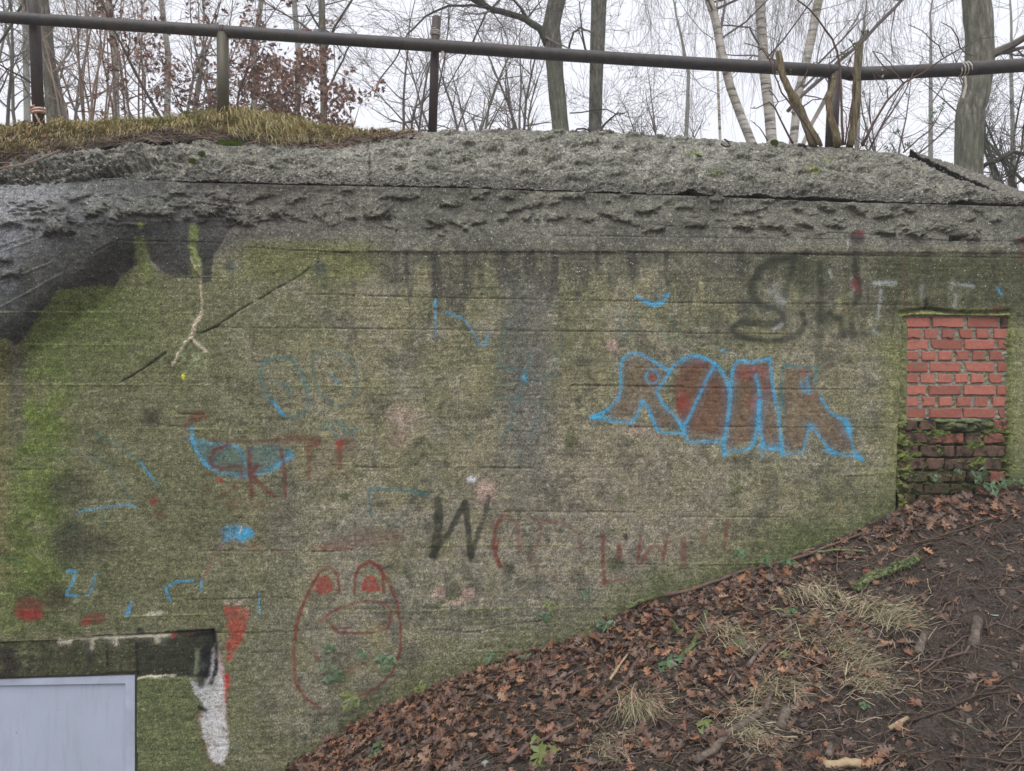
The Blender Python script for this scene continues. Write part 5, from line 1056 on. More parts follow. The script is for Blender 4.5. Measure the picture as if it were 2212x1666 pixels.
bramble('dark two-leaf bramble standing before the pale scrape on the wall foot', [(1120, 1440), (1130, 1420), (1145, 1405)], [(1135, 1420, .085, 3.2, 'bramble'), (1160, 1430, .07, 4.0, 'bramble')], -.10)
bramble('bramble with three dark lobes just left of the two-leaf bramble', [(1075, 1465), (1070, 1450), (1065, 1435)], [(1068, 1440, .075, 3.3, 'bramble'), (1060, 1425, .05, .5, 'bramble')], -.09)
bramble('tall thin bramble arching to the left below the wall writing', [(1265, 1482), (1275, 1440), (1290, 1385), (1282, 1330), (1262, 1292), (1225, 1290), (1185, 1298)], [(1186, 1303, .05, 3.2, 'brambley'), (1180, 1325, .06, 3.1, 'bramble'), (1270, 1285, .05, 1.2, 'bramble')], -.05, .0016)
bramble('drooping bluish bramble sprig at the left end of the lichen branch', [(1355, 1322), (1330, 1305), (1290, 1296)], [(1310, 1345, .085, 3.1, 'bramble')], -.08)
bramble('bramble sprig with a yellow leaf on the wall foot under the scribbles', [(1578, 1240), (1600, 1200), (1640, 1175), (1668, 1185), (1690, 1215)], [(1598, 1190, .06, 3.3, 'bramble'), (1648, 1170, .035, 1.0, 'brambley'), (1655, 1205, .065, 3.4, 'bramble'), (1700, 1210, .07, 3.0, 'bramble')], -.07, .0016)
bramble('bramble with grey-green leaves in front of the bricked opening', [(1940, 1110), (1965, 1060), (2000, 1003), (2060, 1022), (2110, 1035), (2150, 1028), (2220, 1024)], [(2018, 1025, .05, 3.1, 'bramble'), (2120, 1030, .075, 1.0, 'bramble'), (2140, 1045, .085, 3.2, 'bramble'), (2165, 1040, .06, 4.4, 'bramble'), (2205, 1034, .05, 2.0, 'bramble'), (2070, 1015, .035, 3.1, 'bramble')], -.05, .0022)
def gleaf(lab, px, py, n, L, m_):
    root = empty('bramble_seedling', tuple(gpix(px, py))); iv = Matrix.Translation(-root.location); tag(root, lab, 'bramble', 'single bramble leaves lying low on the bank')
    c = gpix(px, py)+np.array([0, 0, .03]); mb = MB(); mb.tube([c-np.array([0, 0, .04]), c], .002, 4); o = mb.build('stem', M['stemred'], root); o.matrix_parent_inverse = iv
    for k in range(n):
        mb = MB(); bleaf(mb, c, Vector((random.uniform(-.3, .3), -.7, 1)).normalized(), 2.6+k*1.2, L*1.3); o = mb.build('leaf', M[m_], root); o.matrix_parent_inverse = iv
for a in [('dark green three-part leaf between the leaves and the lichen branch', 1440, 1440, 3, .075, 'bramble'), ('green two-part leaf in the left of the grass patch', 1600, 1395, 2, .075, 'bramble'), ('yellow-green leaf in the middle of the grass', 1692, 1418, 2, .045, 'brambley'), ('single dark leaf in the litter near the bottom left', 830, 1612, 1, .09, 'bramble'),
          ('pale serrated leaf among brown leaves right of the straw tuft', 1520, 1570, 2, .065, 'brambley'), ('small pale green leaf on mud below the wall at middle', 1045, 1535, 2, .055, 'bramble'), ('dark leaf above the crooked grey branch', 1712, 1325, 2, .06, 'bramble'), ('tiny leaf on bare mud at right of the grass', 1862, 1530, 2, .035, 'bramble'),
          ('bright green seedling at the bottom edge under the long branch', 1165, 1640, 4, .07, 'brambley'), ('small green leaves at the bottom left of the bank', 805, 1640, 3, .04, 'bramble'), ('tiny green leaf in the litter at the middle', 1165, 1500, 1, .035, 'bramble')]: gleaf(*a)
# ================================================================== SOIL AND GRASS ON TOP
soilc = pl([(-700, 305), (-60, 272), (0, 268), (80, 262), (200, 262), (330, 258), (420, 246), (470, 236), (540, 240), (620, 252), (720, 272), (800, 285), (880, 292), (920, 297)])
soilb = pl([(-700, 420), (0, 366), (60, 350), (120, 338), (200, 326), (300, 306), (400, 304), (480, 310), (560, 322), (640, 328), (720, 325), (800, 312), (880, 300), (920, 298)])
su = np.arange(-400, 921, 2.5); sv = np.concatenate([np.linspace(0, 1, 46), np.linspace(1.1, 4, 12)])
SU, SV = np.meshgrid(su, sv); lo = np.array([wp(u, soilb(u)+4*vn(u/14., 0, 1), .10+.50*np.clip((crackY(u)-soilb(u))/(crackY(u)-crestY(u)+1e-3), .1, 1)-.04) for u in su]); hi = np.array([wp(u, soilc(u)+5, .95) for u in su])
t = np.clip(SV, 0, 1)[..., None]; P = lo[None]*(1-t)+hi[None]*t; P[..., 2] += np.sin(t[..., 0]*math.pi)*.035
P[..., 1] += np.clip(SV-1, 0, 9)*1.2; P[..., 2] -= np.clip(SV-1, 0, 9)*.02
P += nrm*((fbm(SU/12, SV*7, 5, 2, .65)-.5)*.09)[..., None]
o = grid_mesh('soil', P, M['soil']); o['kind'] = 'structure'
SOIL = P
gm_ = MB()
for i in range(1150):
    k0 = int(rng.integers(104, len(su)-3)); f = rng.random(); u = su[k0]
    if u > 700 and rng.random() < (u-700)/240: continue
    j0 = int(45*(.16+.84*f**.9)) if rng.random() < .85 else int(rng.integers(45, 52)); L = rng.uniform(.05, .12); ang = rng.choice([-1.3, -.5, -2.6, 3.0, .2])+rng.normal(0, .35); nb_ = int(rng.integers(8, 26)); hi_ = rng.uniform(.35, 1.25)
    if 480 < u < 640 and rng.random() < .75: ang = -.25+rng.normal(0, .2); L = rng.uniform(.15, .26); hi_ = .5
    if 60 < u < 460 and rng.random() < .3: ang = 2.8+rng.normal(0, .2); L = rng.uniform(.12, .2); hi_ = .6
    for b_ in range(nb_):
        c = SOIL[min(max(j0+int(rng.integers(-2, 3)), 0), 51), min(max(k0+int(rng.integers(-5, 6)), 0), len(su)-1)]+np.array([0, -.01, 0])
        blades(gm_, c, 1, L, .012, ang, .0022, 1.1, 4, .1, hi_, .2)
tag(gm_.build('grass', M['drygrass']), 'dry straw-coloured grass over the soil on the bunker top', 'grass', kind='stuff')
me = gm_
gg = MB()
for i in range(2600):
    u = rng.choice([rng.normal(600, 60), rng.normal(420, 60), rng.uniform(60, 880), rng.normal(260, 60)]); k = int(np.clip((u+400)/2.5, 0, len(su)-1)); j = int(rng.integers(20, 48)); c = SOIL[j, k]
    blades(gg, c, 1, .08, .006, rng.uniform(0, 6), .0018, .3, 3)
M['greengrass'] = island('fresh_green_grass', [(.10, .18, .04), (.16, .24, .06), (.20, .24, .08), (.12, .2, .05), (.26, .32, .12)], .6, dk=.05)
tag(gg.build('green_grass', M['greengrass']), 'short fresh green grass between the dry blades on top', 'grass', kind='stuff')
lt = MB()
for i in range(260):
    u = rng.choice([rng.uniform(-40, 900), rng.normal(840, 40), rng.normal(60, 60)]); k = int(np.clip((u+400)/2.5, 0, len(su)-1)); j = int(rng.integers(2, 46)); c = SOIL[j, k]+np.array([0, -.01, .015]); L = rng.uniform(.03, .06); vs_, fs = random.choice(protos)
    lt.add(place([(a*L, b*L, d*L) for a, b, d in vs_], tuple(c), Vector((0, -.6, .8)), random.uniform(0, 6.28), (random.gauss(0, .6), random.gauss(0, .6))), fs)
tag(lt.build('leaf_scatter', M['litter']), 'few brown oak leaves caught in the grass on the bunker top', 'leaves', kind='stuff')
rt = MB()
for i in range(260):
    k = int(rng.integers(140, len(su)-2)); j = int(rng.integers(0, 12)); c = SOIL[j, k]+np.array([0, -.01, .01]); a = rng.normal(0, .5)+(3.14 if rng.random() < .5 else 0); L = rng.uniform(.05, .25)
    rt.tube([c, c+np.array([math.cos(a)*L*.5, -.02, math.sin(a)*L*.2+.01]), c+np.array([math.cos(a)*L, -.02, math.sin(a)*L*.35-.02])], .0018, 3)
rt.tube([wp(a, b, .12) for a, b in [(0, 364), (50, 356), (90, 342), (130, 325)]], .007, 5)
tag(rt.build('root_mat', M['twig_brown']), 'fine brown roots hanging from the soil edge', 'roots', kind='stuff')
def mosspad(lab, px, py, y_, rx, rz_, nbl):
    mb = MB(); c = wp(px, py, y_)
    for i in range(nbl):
        a = random.uniform(0, 6.28); q = math.sqrt(random.random()); p = c+np.array([math.cos(a)*rx*q, -.02*(1-q)-.01, math.sin(a)*rz_*q]); s_ = .006
        mb.add([p+np.array([-s_*.5, 0, 0]), p+np.array([s_*.5, 0, 0]), p+np.array([random.uniform(-s_, s_), -s_, s_*2])], [(0, 1, 2)])
    tag(mb.build('moss_cushion', M['moss']), lab, 'moss', 'moss cushions on the roof cap')
mosspad('flat bright moss cushion under the soil edge below the post', 500, 312, .36, .085, .018, 900); mosspad('small round moss ball on the cap below the flat moss cushion', 437, 336, .27, .022, .014, 350); mosspad('small oval moss ball left of the round moss ball', 417, 351, .22, .024, .013, 350)
mosspad('tiny bright moss tuft on the crest near the pruned shrub', 1671, 311, .48, .03, .018, 350); mosspad('tiny moss dot on the cap right side slope', 1506, 342, .36, .03, .012, 250)
# ================================================================== RAILING
RY = .80
rail = empty('railing', tuple(wp(937, 283, RY))); rinv = Matrix.Translation(-rail.location)
tag(rail, 'weathered steel tube railing running along the bunker top on five posts', 'railing')
def rp(o): o.parent = rail; o.matrix_parent_inverse = rinv; return o
def dpt(px, py): return wp(px, py, RY)
def ring_(px, py, r_): a = dpt(px, py); mb = MB(); mb.tube([a+np.array([-.012, 0, .001]), a+np.array([.012, 0, -.001])], r_, 20); return rp(mb.build('collar', M['rustpost'], smooth=True))
def pix_r(wpx, p): return wpx/2*np.dot(p-CAM, Fv)/F
seg = [(-500, 10), (0, 37), (250, 53), (480, 68), (700, 83), (940, 99), (1200, 118), (1500, 137), (1800, 154), (1842, 160)]
W = [dpt(*p) for p in seg]; mb = MB(); mb.tube(W, [pix_r(w_, q) for w_, q in zip([23, 24, 25, 25, 25, 26, 26, 26, 27, 27], W)], 20); rp(mb.build('rail', M['rail'], smooth=True))
seg = [(1836, 160), (1900, 158), (2060, 151), (2212, 141), (2700, 110)]; W = [dpt(*p) for p in seg]; mb = MB(); mb.tube(W, [pix_r(28, q) for q in W], 20); rp(mb.build('rail', M['rail'], smooth=True))
def post(pix, wd, mat, nm='post', dy=0.):
    W = [wp(a, b, RY+dy) for a, b in pix]; mb = MB(); mb.tube(W, [pix_r(wd, q) for q in W], 16); return rp(mb.build(nm, mat, smooth=True))
post([(60, -60), (74, 30), (84, 275)], 23, M['rustpost'], dy=.09); post([(481, 62), (482, 250)], 25, M['mosspost']); post([(943, 38), (940, 100), (934, 292)], 19, M['rustpost'], dy=.085)
post([(1803, 156), (1795, 330)], 26, M['rustpost']); post([(2700, 100), (2700, 400)], 26, M['rustpost'])
ring_(481, 68, .0455); ring_(1836, 159.5, .050)
def wrap(pix, rad, wd, mat, lab, y_, turns=3):
    a = wp(*pix[0], y_); b = wp(*pix[1], y_); ax = (b-a)/np.linalg.norm(b-a); u = np.cross(ax, [0, 0, 1.]) if abs(ax[2]) < .9 else np.cross(ax, [1., 0, 0]); u /= np.linalg.norm(u); v = np.cross(ax, u); mb = MB(); n = 12*turns
    for k in range(2):
        pts = [a+(b-a)*(i/n)*.9+(b-a)*.05*k+(u*math.cos(i*6.283/12+k)+v*math.sin(i*6.283/12+k))*(rad+.002*math.sin(i*1.7)) for i in range(n+1)]; mb.tube(pts, wd, 4)
    return tag(mb.build('barrier_tape', mat), lab, 'tape', 'torn barrier tape tied to the railing')
wrap([(2068, 152), (2092, 148)], .050, .006, M['tape'], 'grey-white torn tape knotted round the rail by the big tree', RY, 3)
wrap([(82, 234), (84, 247)], .041, .011, M['tapered'], 'faded red and white tape round the leftmost post', RY+.09, 2)
wrap([(941, 66), (940, 78)], .036, .004, M['tape'], 'thin rope tied round the top of the post that rises over the rail', RY+.085, 3)
def ribbon(pix, wd, mat, lab, y_, name='tape_strip'):
    mb = MB(); L = [wp(a, b, y_+.01*i) for i, (a, b) in enumerate(pix)]; b0 = 0; vs_ = []
    for i, p in enumerate(L): tdir = L[min(i+1, len(L)-1)]-L[max(i-1, 0)]; s_ = np.array([tdir[2], 0, -tdir[0]]); s_ = s_/np.linalg.norm(s_)*wd*(.8+.4*random.random()); vs_ += [p-s_, p+s_]
    n = len(L); vs2 = vs_+[np.array(v)+np.array([0, .002, 0]) for v in vs_]
    mb.add(vs2, [(2*i, 2*i+1, 2*i+3, 2*i+2) for i in range(n-1)]+[(2*n+2*i+2, 2*n+2*i+3, 2*n+2*i+1, 2*n+2*i) for i in range(n-1)]); return tag(mb.build(name, mat), lab, 'tape')
ribbon([(2085, 164), (2087, 185), (2080, 212)], .010, M['tape'], 'narrow torn strip hanging below the rail knot', RY-.05)
ribbon([(952, 82), (957, 100), (955, 124)], .010, M['tape'], 'pale strip hanging from the rope on the tall post', RY-.03)
ribbon([(1905, 150), (1910, 155), (1906, 167)], .007, M['tape'], 'short pale strip stuck on the rail right of the pruned shrub', RY-.055)
ribbon([(1800, 180), (1780, 220), (1755, 265), (1735, 312)], .016, M['tape'], 'long pale plastic strip stretched slantwise behind the pruned stems', RY+.1)
ribbon([(76, 246), (84, 262), (92, 272)], .007, M['tapered'], 'loose tape end hanging at the foot of the leftmost post', RY+.03)
# ================================================================== PRUNED SHRUB ON THE EDGE
shrub = empty('pruned_shrub', tuple(wp(1790, 318, .62))); sinv = Matrix.Translation(-shrub.location)
tag(shrub, 'pruned elder shrub with sawn yellowish stumps and dark reddish shoots growing on the bunker edge', 'shrub')
def sp_(o): o.parent = shrub; o.matrix_parent_inverse = sinv; return o
def spl(mb, W, r_):
    t_ = W[-1]-W[-2]; t_ /= np.linalg.norm(t_)
    for _ in range(9):
        a = random.uniform(0, 6.28); o_ = np.array([math.cos(a), math.sin(a), 0])*r_*.75; mb.tube([W[-1]+o_-t_*.02, W[-1]+o_*.9+t_*random.uniform(.005, .035)], [r_*.35, r_*.08], 4)
    for _ in range(10):
        i = random.randint(1, len(W)-2); a = random.uniform(0, 6.28); q = W[i]+np.array([math.cos(a), -abs(math.sin(a)), 0])*r_*.8; mb.tube([q, q+np.array([random.gauss(0, .01), -.006, random.uniform(-.03, .03)])], [r_*.35, r_*.1], 5)
def zc_(pts, ox=1474.8, oy=0): return [(ox+.3334*a, oy+.3334*b) for a, b in pts]
for pts, w0, w1, mt, y_ in [([(850, 950), (820, 860), (760, 720), (700, 600), (650, 500), (620, 335)], 22, 13, 'prune', .60), ([(1085, 950), (1110, 820), (1125, 650), (1130, 450), (1140, 290)], 17, 17, 'prune', .62), ([(1010, 950), (980, 830), (955, 740), (940, 640), (975, 560), (980, 500)], 16, 10, 'prune', .58), ([(900, 950), (850, 850), (780, 740)], 8, 5, 'prune', .66)]:
    P_ = []; q = zc_(pts)
    for (a, b), (c, d) in zip(q[:-1], q[1:]):
        for k in range(3): P_.append((a+(c-a)*k/3+random.uniform(-1, 1), b+(d-b)*k/3))
    P_.append(q[-1]); W = [wp(a, b, y_) for a, b in P_]; n = len(W); mb = MB(); mb.tube(W, [pix_r(w0+(w1-w0)*i/(n-1), W[0])*random.uniform(.85, 1.12) for i in range(n)], 12, wob=.3); spl(mb, W, pix_r(w1, W[-1])); sp_(mb.build('cut_stem', M[mt], smooth=True))
buds = MB()
for pts, w0, w1 in [([(1040, 940), (1030, 800), (1025, 600), (1020, 440), (1000, 330), (970, 255), (900, 160), (820, 60), (740, 0)], 5.5, 3.2), ([(975, 260), (1030, 200), (1110, 110)], 2.4, 1.4), ([(1165, 945), (1240, 790), (1320, 660), (1430, 540), (1560, 470), (1690, 375), (1800, 315)], 6, 3), ([(1800, 315), (1780, 240), (1740, 180), (1675, 145)], 3, 1.6), ([(1800, 315), (1920, 250), (2040, 238)], 2.4, 1.2), ([(1800, 315), (1840, 350), (1890, 360)], 2.2, 1.2),
    ([(1215, 950), (1300, 800), (1400, 660), (1440, 590), (1490, 480), (1560, 380)], 4, 1.6), ([(1430, 540), (1380, 480), (1300, 430), (1230, 330), (1290, 350), (1400, 480)], 3, 1.5), ([(1690, 370), (1660, 300), (1600, 250), (1550, 200), (1460, 160)], 2.8, 1.4), ([(1430, 990), (1530, 900), (1600, 850), (1650, 770), (1690, 690)], 3.4, 2), ([(1440, 985), (1420, 900), (1390, 845)], 2.6, 1.4),
    ([(715, 930), (660, 830), (600, 700), (560, 660), (480, 700), (440, 700)], 4.5, 1.6), ([(590, 700), (620, 660), (580, 600), (555, 590)], 3, 1.6), ([(870, 930), (790, 800), (720, 700), (640, 600), (590, 470), (560, 380), (500, 310), (400, 280)], 4.6, 1.8), ([(600, 480), (600, 400), (510, 305)], 2.6, 1.4), ([(700, 620), (760, 560), (820, 430), (880, 390)], 2.4, 1.2), ([(1050, 940), (1075, 800), (1100, 650), (1110, 500), (1070, 430), (1090, 370), (1160, 280), (1190, 200)], 3.6, 1.6),
    ([(1110, 310), (1090, 270)], 2.2, 1.6), ([(1330, 650), (1320, 540), (1250, 470)], 2.4, 1.3), ([(1220, 800), (1210, 700), (1215, 600)], 3, 2), ([(1060, 850), (1060, 740), (1030, 700)], 2.2, 1.2), ([(780, 690), (840, 650), (930, 640)], 3, 1.6), ([(550, 910), (500, 830), (440, 780)], 2.6, 1.2), ([(1340, 560), (1300, 620), (1230, 470)], 2.2, 1.2), ([(1160, 940), (1180, 860), (1200, 820)], 3, 1.6), ([(960, 450), (950, 400), (960, 340)], 2, 1.2)]:
    q = zc_(pts); y0 = random.uniform(.5, .72); W = []
    for (a, b), (c, d) in zip(q[:-1], q[1:]):
        for k in range(2): W.append(wp(a+(c-a)*k/2+random.uniform(-.8, .8), b+(d-b)*k/2+random.uniform(-.8, .8), y0))
    W.append(wp(*q[-1], y0)); n = len(W); mb = MB(); mb.tube(W, [pix_r(w0+(w1-w0)*i/(n-1), W[0]) for i in range(n)], 6, wob=.15)
    for i in range(1, n, 2):
        s_ = random.choice((-1, 1)); mb.tube([W[i], W[i]+np.array([s_*.012, -.004, .014])], [.0035, .0015], 4)
    sp_(mb.build('shoot', M['shoot'], smooth=True))
for a, b, m_ in [(1190, 205, 8), (1100, 268, 8), (1040, 350, 8), (1060, 400, 7), (620, 470, 5), (690, 470, 5), (1155, 610, 5), (1630, 730, 10), (1680, 690, 7), (1390, 850, 7), (1470, 940, 14), (725, 735, 4), (1320, 960, 6), (1450, 620, 5), (1640, 780, 8)]:
    c = wp(*zc_([(a, b)])[0], .6); mb = MB()
    for k in range(m_): bleaf(mb, c+np.array([random.gauss(0, .012), random.gauss(0, .01), random.gauss(0, .012)]), Vector((random.uniform(-1, 1), -1, random.uniform(-.2, 1))).normalized(), random.uniform(0, 6.28), random.uniform(.02, .035))
    sp_(mb.build('leaf_bud', M['bud' if random.random() < .6 else 'bramble']))
# ================================================================== TREES BEHIND
def limb(mb, p, d, L, r, lvl, k, out=None, up=.05, wig=.22, kids=(3, 5), shrink=.62, ang=(.5, 1.0), rmin=.004, seg=5, tips=None):
    pts = [np.array(p)]; d = np.array(d)/np.linalg.norm(d); rs = [r]; n = max(3, seg-(0 if lvl > 0 else 1))
    for i in range(n):
        d = d+np.array([random.gauss(0, wig), random.gauss(0, wig), random.gauss(0, wig)+up])*.6; d = d/np.linalg.norm(d)
        pts.append(pts[-1]+d*L/n); rs.append(max(rmin*.7, r*(1-.72*(i+1)/n)))
    mb.tube(pts, rs, 6 if r > .03 else (4 if r > .009 else 3), cap=False)
    if tips is not None and lvl <= 1: tips.extend(pts[1:])
    if lvl <= 0: return
    for _ in range(random.randint(*kids)):
        i = random.randint(1, n); f = pts[i]; ax = np.cross(d, np.array([random.gauss(0, 1) for _ in range(3)])); ax /= np.linalg.norm(ax)+1e-9
        a = random.uniform(*ang); dd = (pts[i]-pts[i-1]); dd /= np.linalg.norm(dd); nd = dd*math.cos(a)+ax*math.sin(a)
        limb(mb, f, nd, L*shrink*random.uniform(.7, 1.15), max(rmin, rs[i]*.6), lvl-1, k, up=up, wig=wig, kids=kids, shrink=shrink, ang=ang, rmin=rmin, seg=seg, tips=tips)
RS = .62
def tree(name, lab, cat, depth, trunks, mat, tmat, limbs, group=None, top=None, nb=14, lvl=3, blen=2.2, rmin=.005, hang=0, kids=(3, 5), up=.05, cont=3.0, ystart=60, leafy=None, shrink=.62):
    rmin *= RS; nb = max(2, int(nb*.6)); root = empty(name, tuple(dp(trunks[0][0][-1][0], trunks[0][0][-1][1], depth))); iv = Matrix.Translation(-root.location)
    tag(root, lab, cat, group); tr = MB(); cr = MB(); hg = MB(); tips = []
    for pix, w0, w1 in trunks:
        n = len(pix); base = dp(*pix[-1], depth); base2 = base+np.array([0, 0, -3.2]) if pix[-1][1] > 150 else None
        W = [dp(a, b, depth) for i, (a, b) in enumerate(pix)]
        topd = W[0]-W[1]; topd /= np.linalg.norm(topd); ext = [W[0]+topd*cont*t_+np.array([random.gauss(0, .08)*t_, random.gauss(0, .08), 0]) for t_ in (1, .66, .33)]
        full = ext+W+([base2] if base2 is not None else []); rr = lambda wd: wd/2*depth/F
        Wd = [w0*.4, w0*.7, w0*.9]+[w0+(w1-w0)*i/(n-1) for i in range(n)]+([w1*1.15] if base2 is not None else [])
        S_ = []; Rr = []
        for i in range(len(full)-1):
            for k in range(3): t_ = k/3; S_.append(full[i]*(1-t_)+full[i+1]*t_); Rr.append(rr(Wd[i]*(1-t_)+Wd[i+1]*t_)*random.uniform(.97, 1.04))
        S_.append(full[-1]); Rr.append(rr(Wd[-1])); tr.tube(S_, Rr, 14 if w0 > 15 else 7)
        for _ in range(nb):
            j = random.randint(0, int(len(S_)*.72)); a = random.uniform(0, 6.28); e = random.uniform(.1, .9)
            limb(cr, S_[j], (math.cos(a)*math.cos(e), math.sin(a)*math.cos(e), math.sin(e)), blen*random.uniform(.5, 1.2), Rr[j]*random.uniform(.2, .42), lvl, 0, up=up, kids=kids, rmin=rmin, tips=tips, shrink=shrink)
    o = tr.build('trunk', M[tmat], root, smooth=True); o.matrix_parent_inverse = iv
    for pix, w0, w1 in limbs:
        W = []
        for i, ((a, b), (c, d)) in enumerate(zip(pix[:-1], pix[1:])):
            for k in range(3): W.append(dp(a+(c-a)*k/3+random.uniform(-1.5, 1.5), b+(d-b)*k/3+random.uniform(-1.5, 1.5), depth-.1*i-.03*k))
        W.append(dp(*pix[-1], depth-.1*len(pix))); n = len(W); rs = [(w0+(w1-w0)*i/(n-1))/2*depth/F for i in range(n)]; mb = MB(); mb.tube(W, rs, 8, wob=.15)
        o = mb.build('branch', M['bark_dark' if tmat != 'birch' else 'twig'], root, smooth=True); o.matrix_parent_inverse = iv
        for _ in range(int(3+n*.5)):
            j = random.randint(2, n-1); a = random.uniform(0, 6.28); e = random.uniform(-.6, .8); limb(cr, W[j], (math.cos(a)*math.cos(e), .3*math.sin(a), math.sin(e)), random.uniform(.3, .9)*depth/10, rs[j]*.4, max(1, lvl-1), 0, up=0, kids=kids, rmin=rmin)
    if hang:
        for _ in range(hang):
            p = np.array(random.choice(tips)) if tips else S_[0]; L = random.uniform(.5, 1.9); pts = [p]; dx = random.gauss(0, .05); dy_ = random.gauss(0, .05)
            for k in range(5): p = p+np.array([dx+random.gauss(0, .03), dy_, -L/5]); pts.append(p)
            hg.tube(pts, [rmin*.85]*5+[rmin*.6], 3, cap=False)
            for k in range(2):
                q = pts[random.randint(1, 4)]; hg.tube([q, q+np.array([random.gauss(0, .08), 0, -.12]), q+np.array([random.gauss(0, .1), 0, -.35])], rmin*.6, 3, cap=False)
        o = hg.build('hanging_twigs', M['twig'], root); o.matrix_parent_inverse = iv; o['kind'] = 'stuff'
    if cr.v: o = cr.build('crown', M[mat], root); o.matrix_parent_inverse = iv; o['kind'] = 'stuff'
    if leafy:
        lf_ = MB()
        for _ in range(leafy):
            c = np.array(random.choice(tips))+np.array([random.gauss(0, .06) for _ in range(3)]); L = random.uniform(.07, .13); vs_, fs = random.choice(protos)
            lf_.add(place([(a*L, b*L, d*L) for a, b, d in vs_], tuple(c), Vector([random.gauss(0, 1) for _ in range(3)]).normalized(), random.uniform(0, 6.28), (0, 0)), fs)
        o = lf_.build('foliage', M['oakleaf'], root); o.matrix_parent_inverse = iv; o['kind'] = 'stuff'
    return root
tree('bare_tree', 'grey-green tree trunk bending left behind the rail, with a big arching dark branch', 'tree', 11, [([(1205, -10), (1190, 60), (1196, 110), (1200, 170), (1213, 300)], 38, 36)], 'twig', 'bark',
     [([(1190, 110), (1165, 60), (1120, 35), (1060, 20), (1010, -10)], 16, 11), ([(1100, 30), (1020, 12), (970, 12), (920, 35), (880, 75), (860, 120), (820, 170), (808, 210)], 6, 2), ([(1080, 0), (1050, 30), (1020, 90), (1000, 130), (960, 200)], 5, 2), ([(1140, 50), (1120, 10), (1090, -15)], 6, 4), ([(1228, 108), (1240, 70), (1255, 60), (1275, 70)], 5, 3)], nb=7, lvl=3, blen=1.8, cont=2)
tree('bare_tree', 'straight slim grey trunk right of the bending tree', 'tree', 11.5, [([(1294, -10), (1292, 60), (1288, 160), (1285, 300)], 34, 27)], 'twig', 'bark', [([(1290, 290), (1310, 265), (1335, 245), (1350, 245)], 6, 2), ([(1230, 245), (1270, 240), (1310, 235), (1340, 250)], 3, 2)], nb=4, lvl=3, blen=1.4, cont=3)
tree('bare_tree', 'thickest grey tree trunk at the right edge behind the rail', 'tree', 8.5, [([(2108, -10), (2115, 60), (2117, 130), (2108, 200), (2096, 240), (2093, 300), (2092, 400)], 54, 56)], 'twig', 'bark_pale', [([(2120, 360), (2160, 345), (2190, 330), (2230, 335)], 10, 6)], nb=3, lvl=3, blen=1.2, cont=3)
tree('bare_tree', 'dark greenish trunk behind the leftmost post', 'tree', 10, [([(92, -10), (100, 60), (108, 160), (120, 290)], 20, 30)], 'twig', 'bark', [([(60, -10), (20, 60), (-20, 120)], 6, 4), ([(110, 250), (70, 180), (0, 140)], 6, 3)], nb=11, lvl=3, blen=2.0, cont=2)
tree('bare_tree', 'slender grey tree with forked branches right of the brown-leaved oak', 'tree', 13, [([(694, -10), (696, 60), (698, 150), (700, 290)], 14, 15)], 'twig', 'bark_pale', [([(698, 120), (720, 60), (760, 0)], 6, 4), ([(690, 60), (660, 10)], 5, 3), ([(700, 210), (740, 130), (770, 70)], 5, 3)], nb=12, lvl=3, blen=2.2, cont=3)
for i, (a, lab) in enumerate([((([(1528, -10), (1545, 40), (1558, 110), (1578, 190), (1600, 250), (1628, 320)], 17, 19)), 'white birch leaning right at its foot, left of the other birches'), ((([(1640, -10), (1646, 80), (1652, 160), (1662, 240), (1668, 320)], 21, 23)), 'straight white birch in the middle of the birches'), ((([(1770, -10), (1755, 70), (1742, 130), (1725, 200), (1712, 320)], 19, 18)), 'white birch leaning left at its foot, behind the pruned shrub')]):
    tree('birch_tree', lab, 'birch', 12+i*.8, [a]+([([(1548, 60), (1550, 150), (1556, 310)], 5, 6)] if i == 0 else []), 'twig', 'birch', [([(1700, 240), (1750, 190), (1840, 110), (1920, 30), (1960, -10)], 8, 7)] if i == 2 else ([([(1652, 120), (1620, 60), (1560, 55)], 5, 3)] if i == 1 else []), 'birches behind the rail', nb=13, lvl=3, blen=2.3, hang=330, kids=(2, 4), rmin=.0042, cont=3)
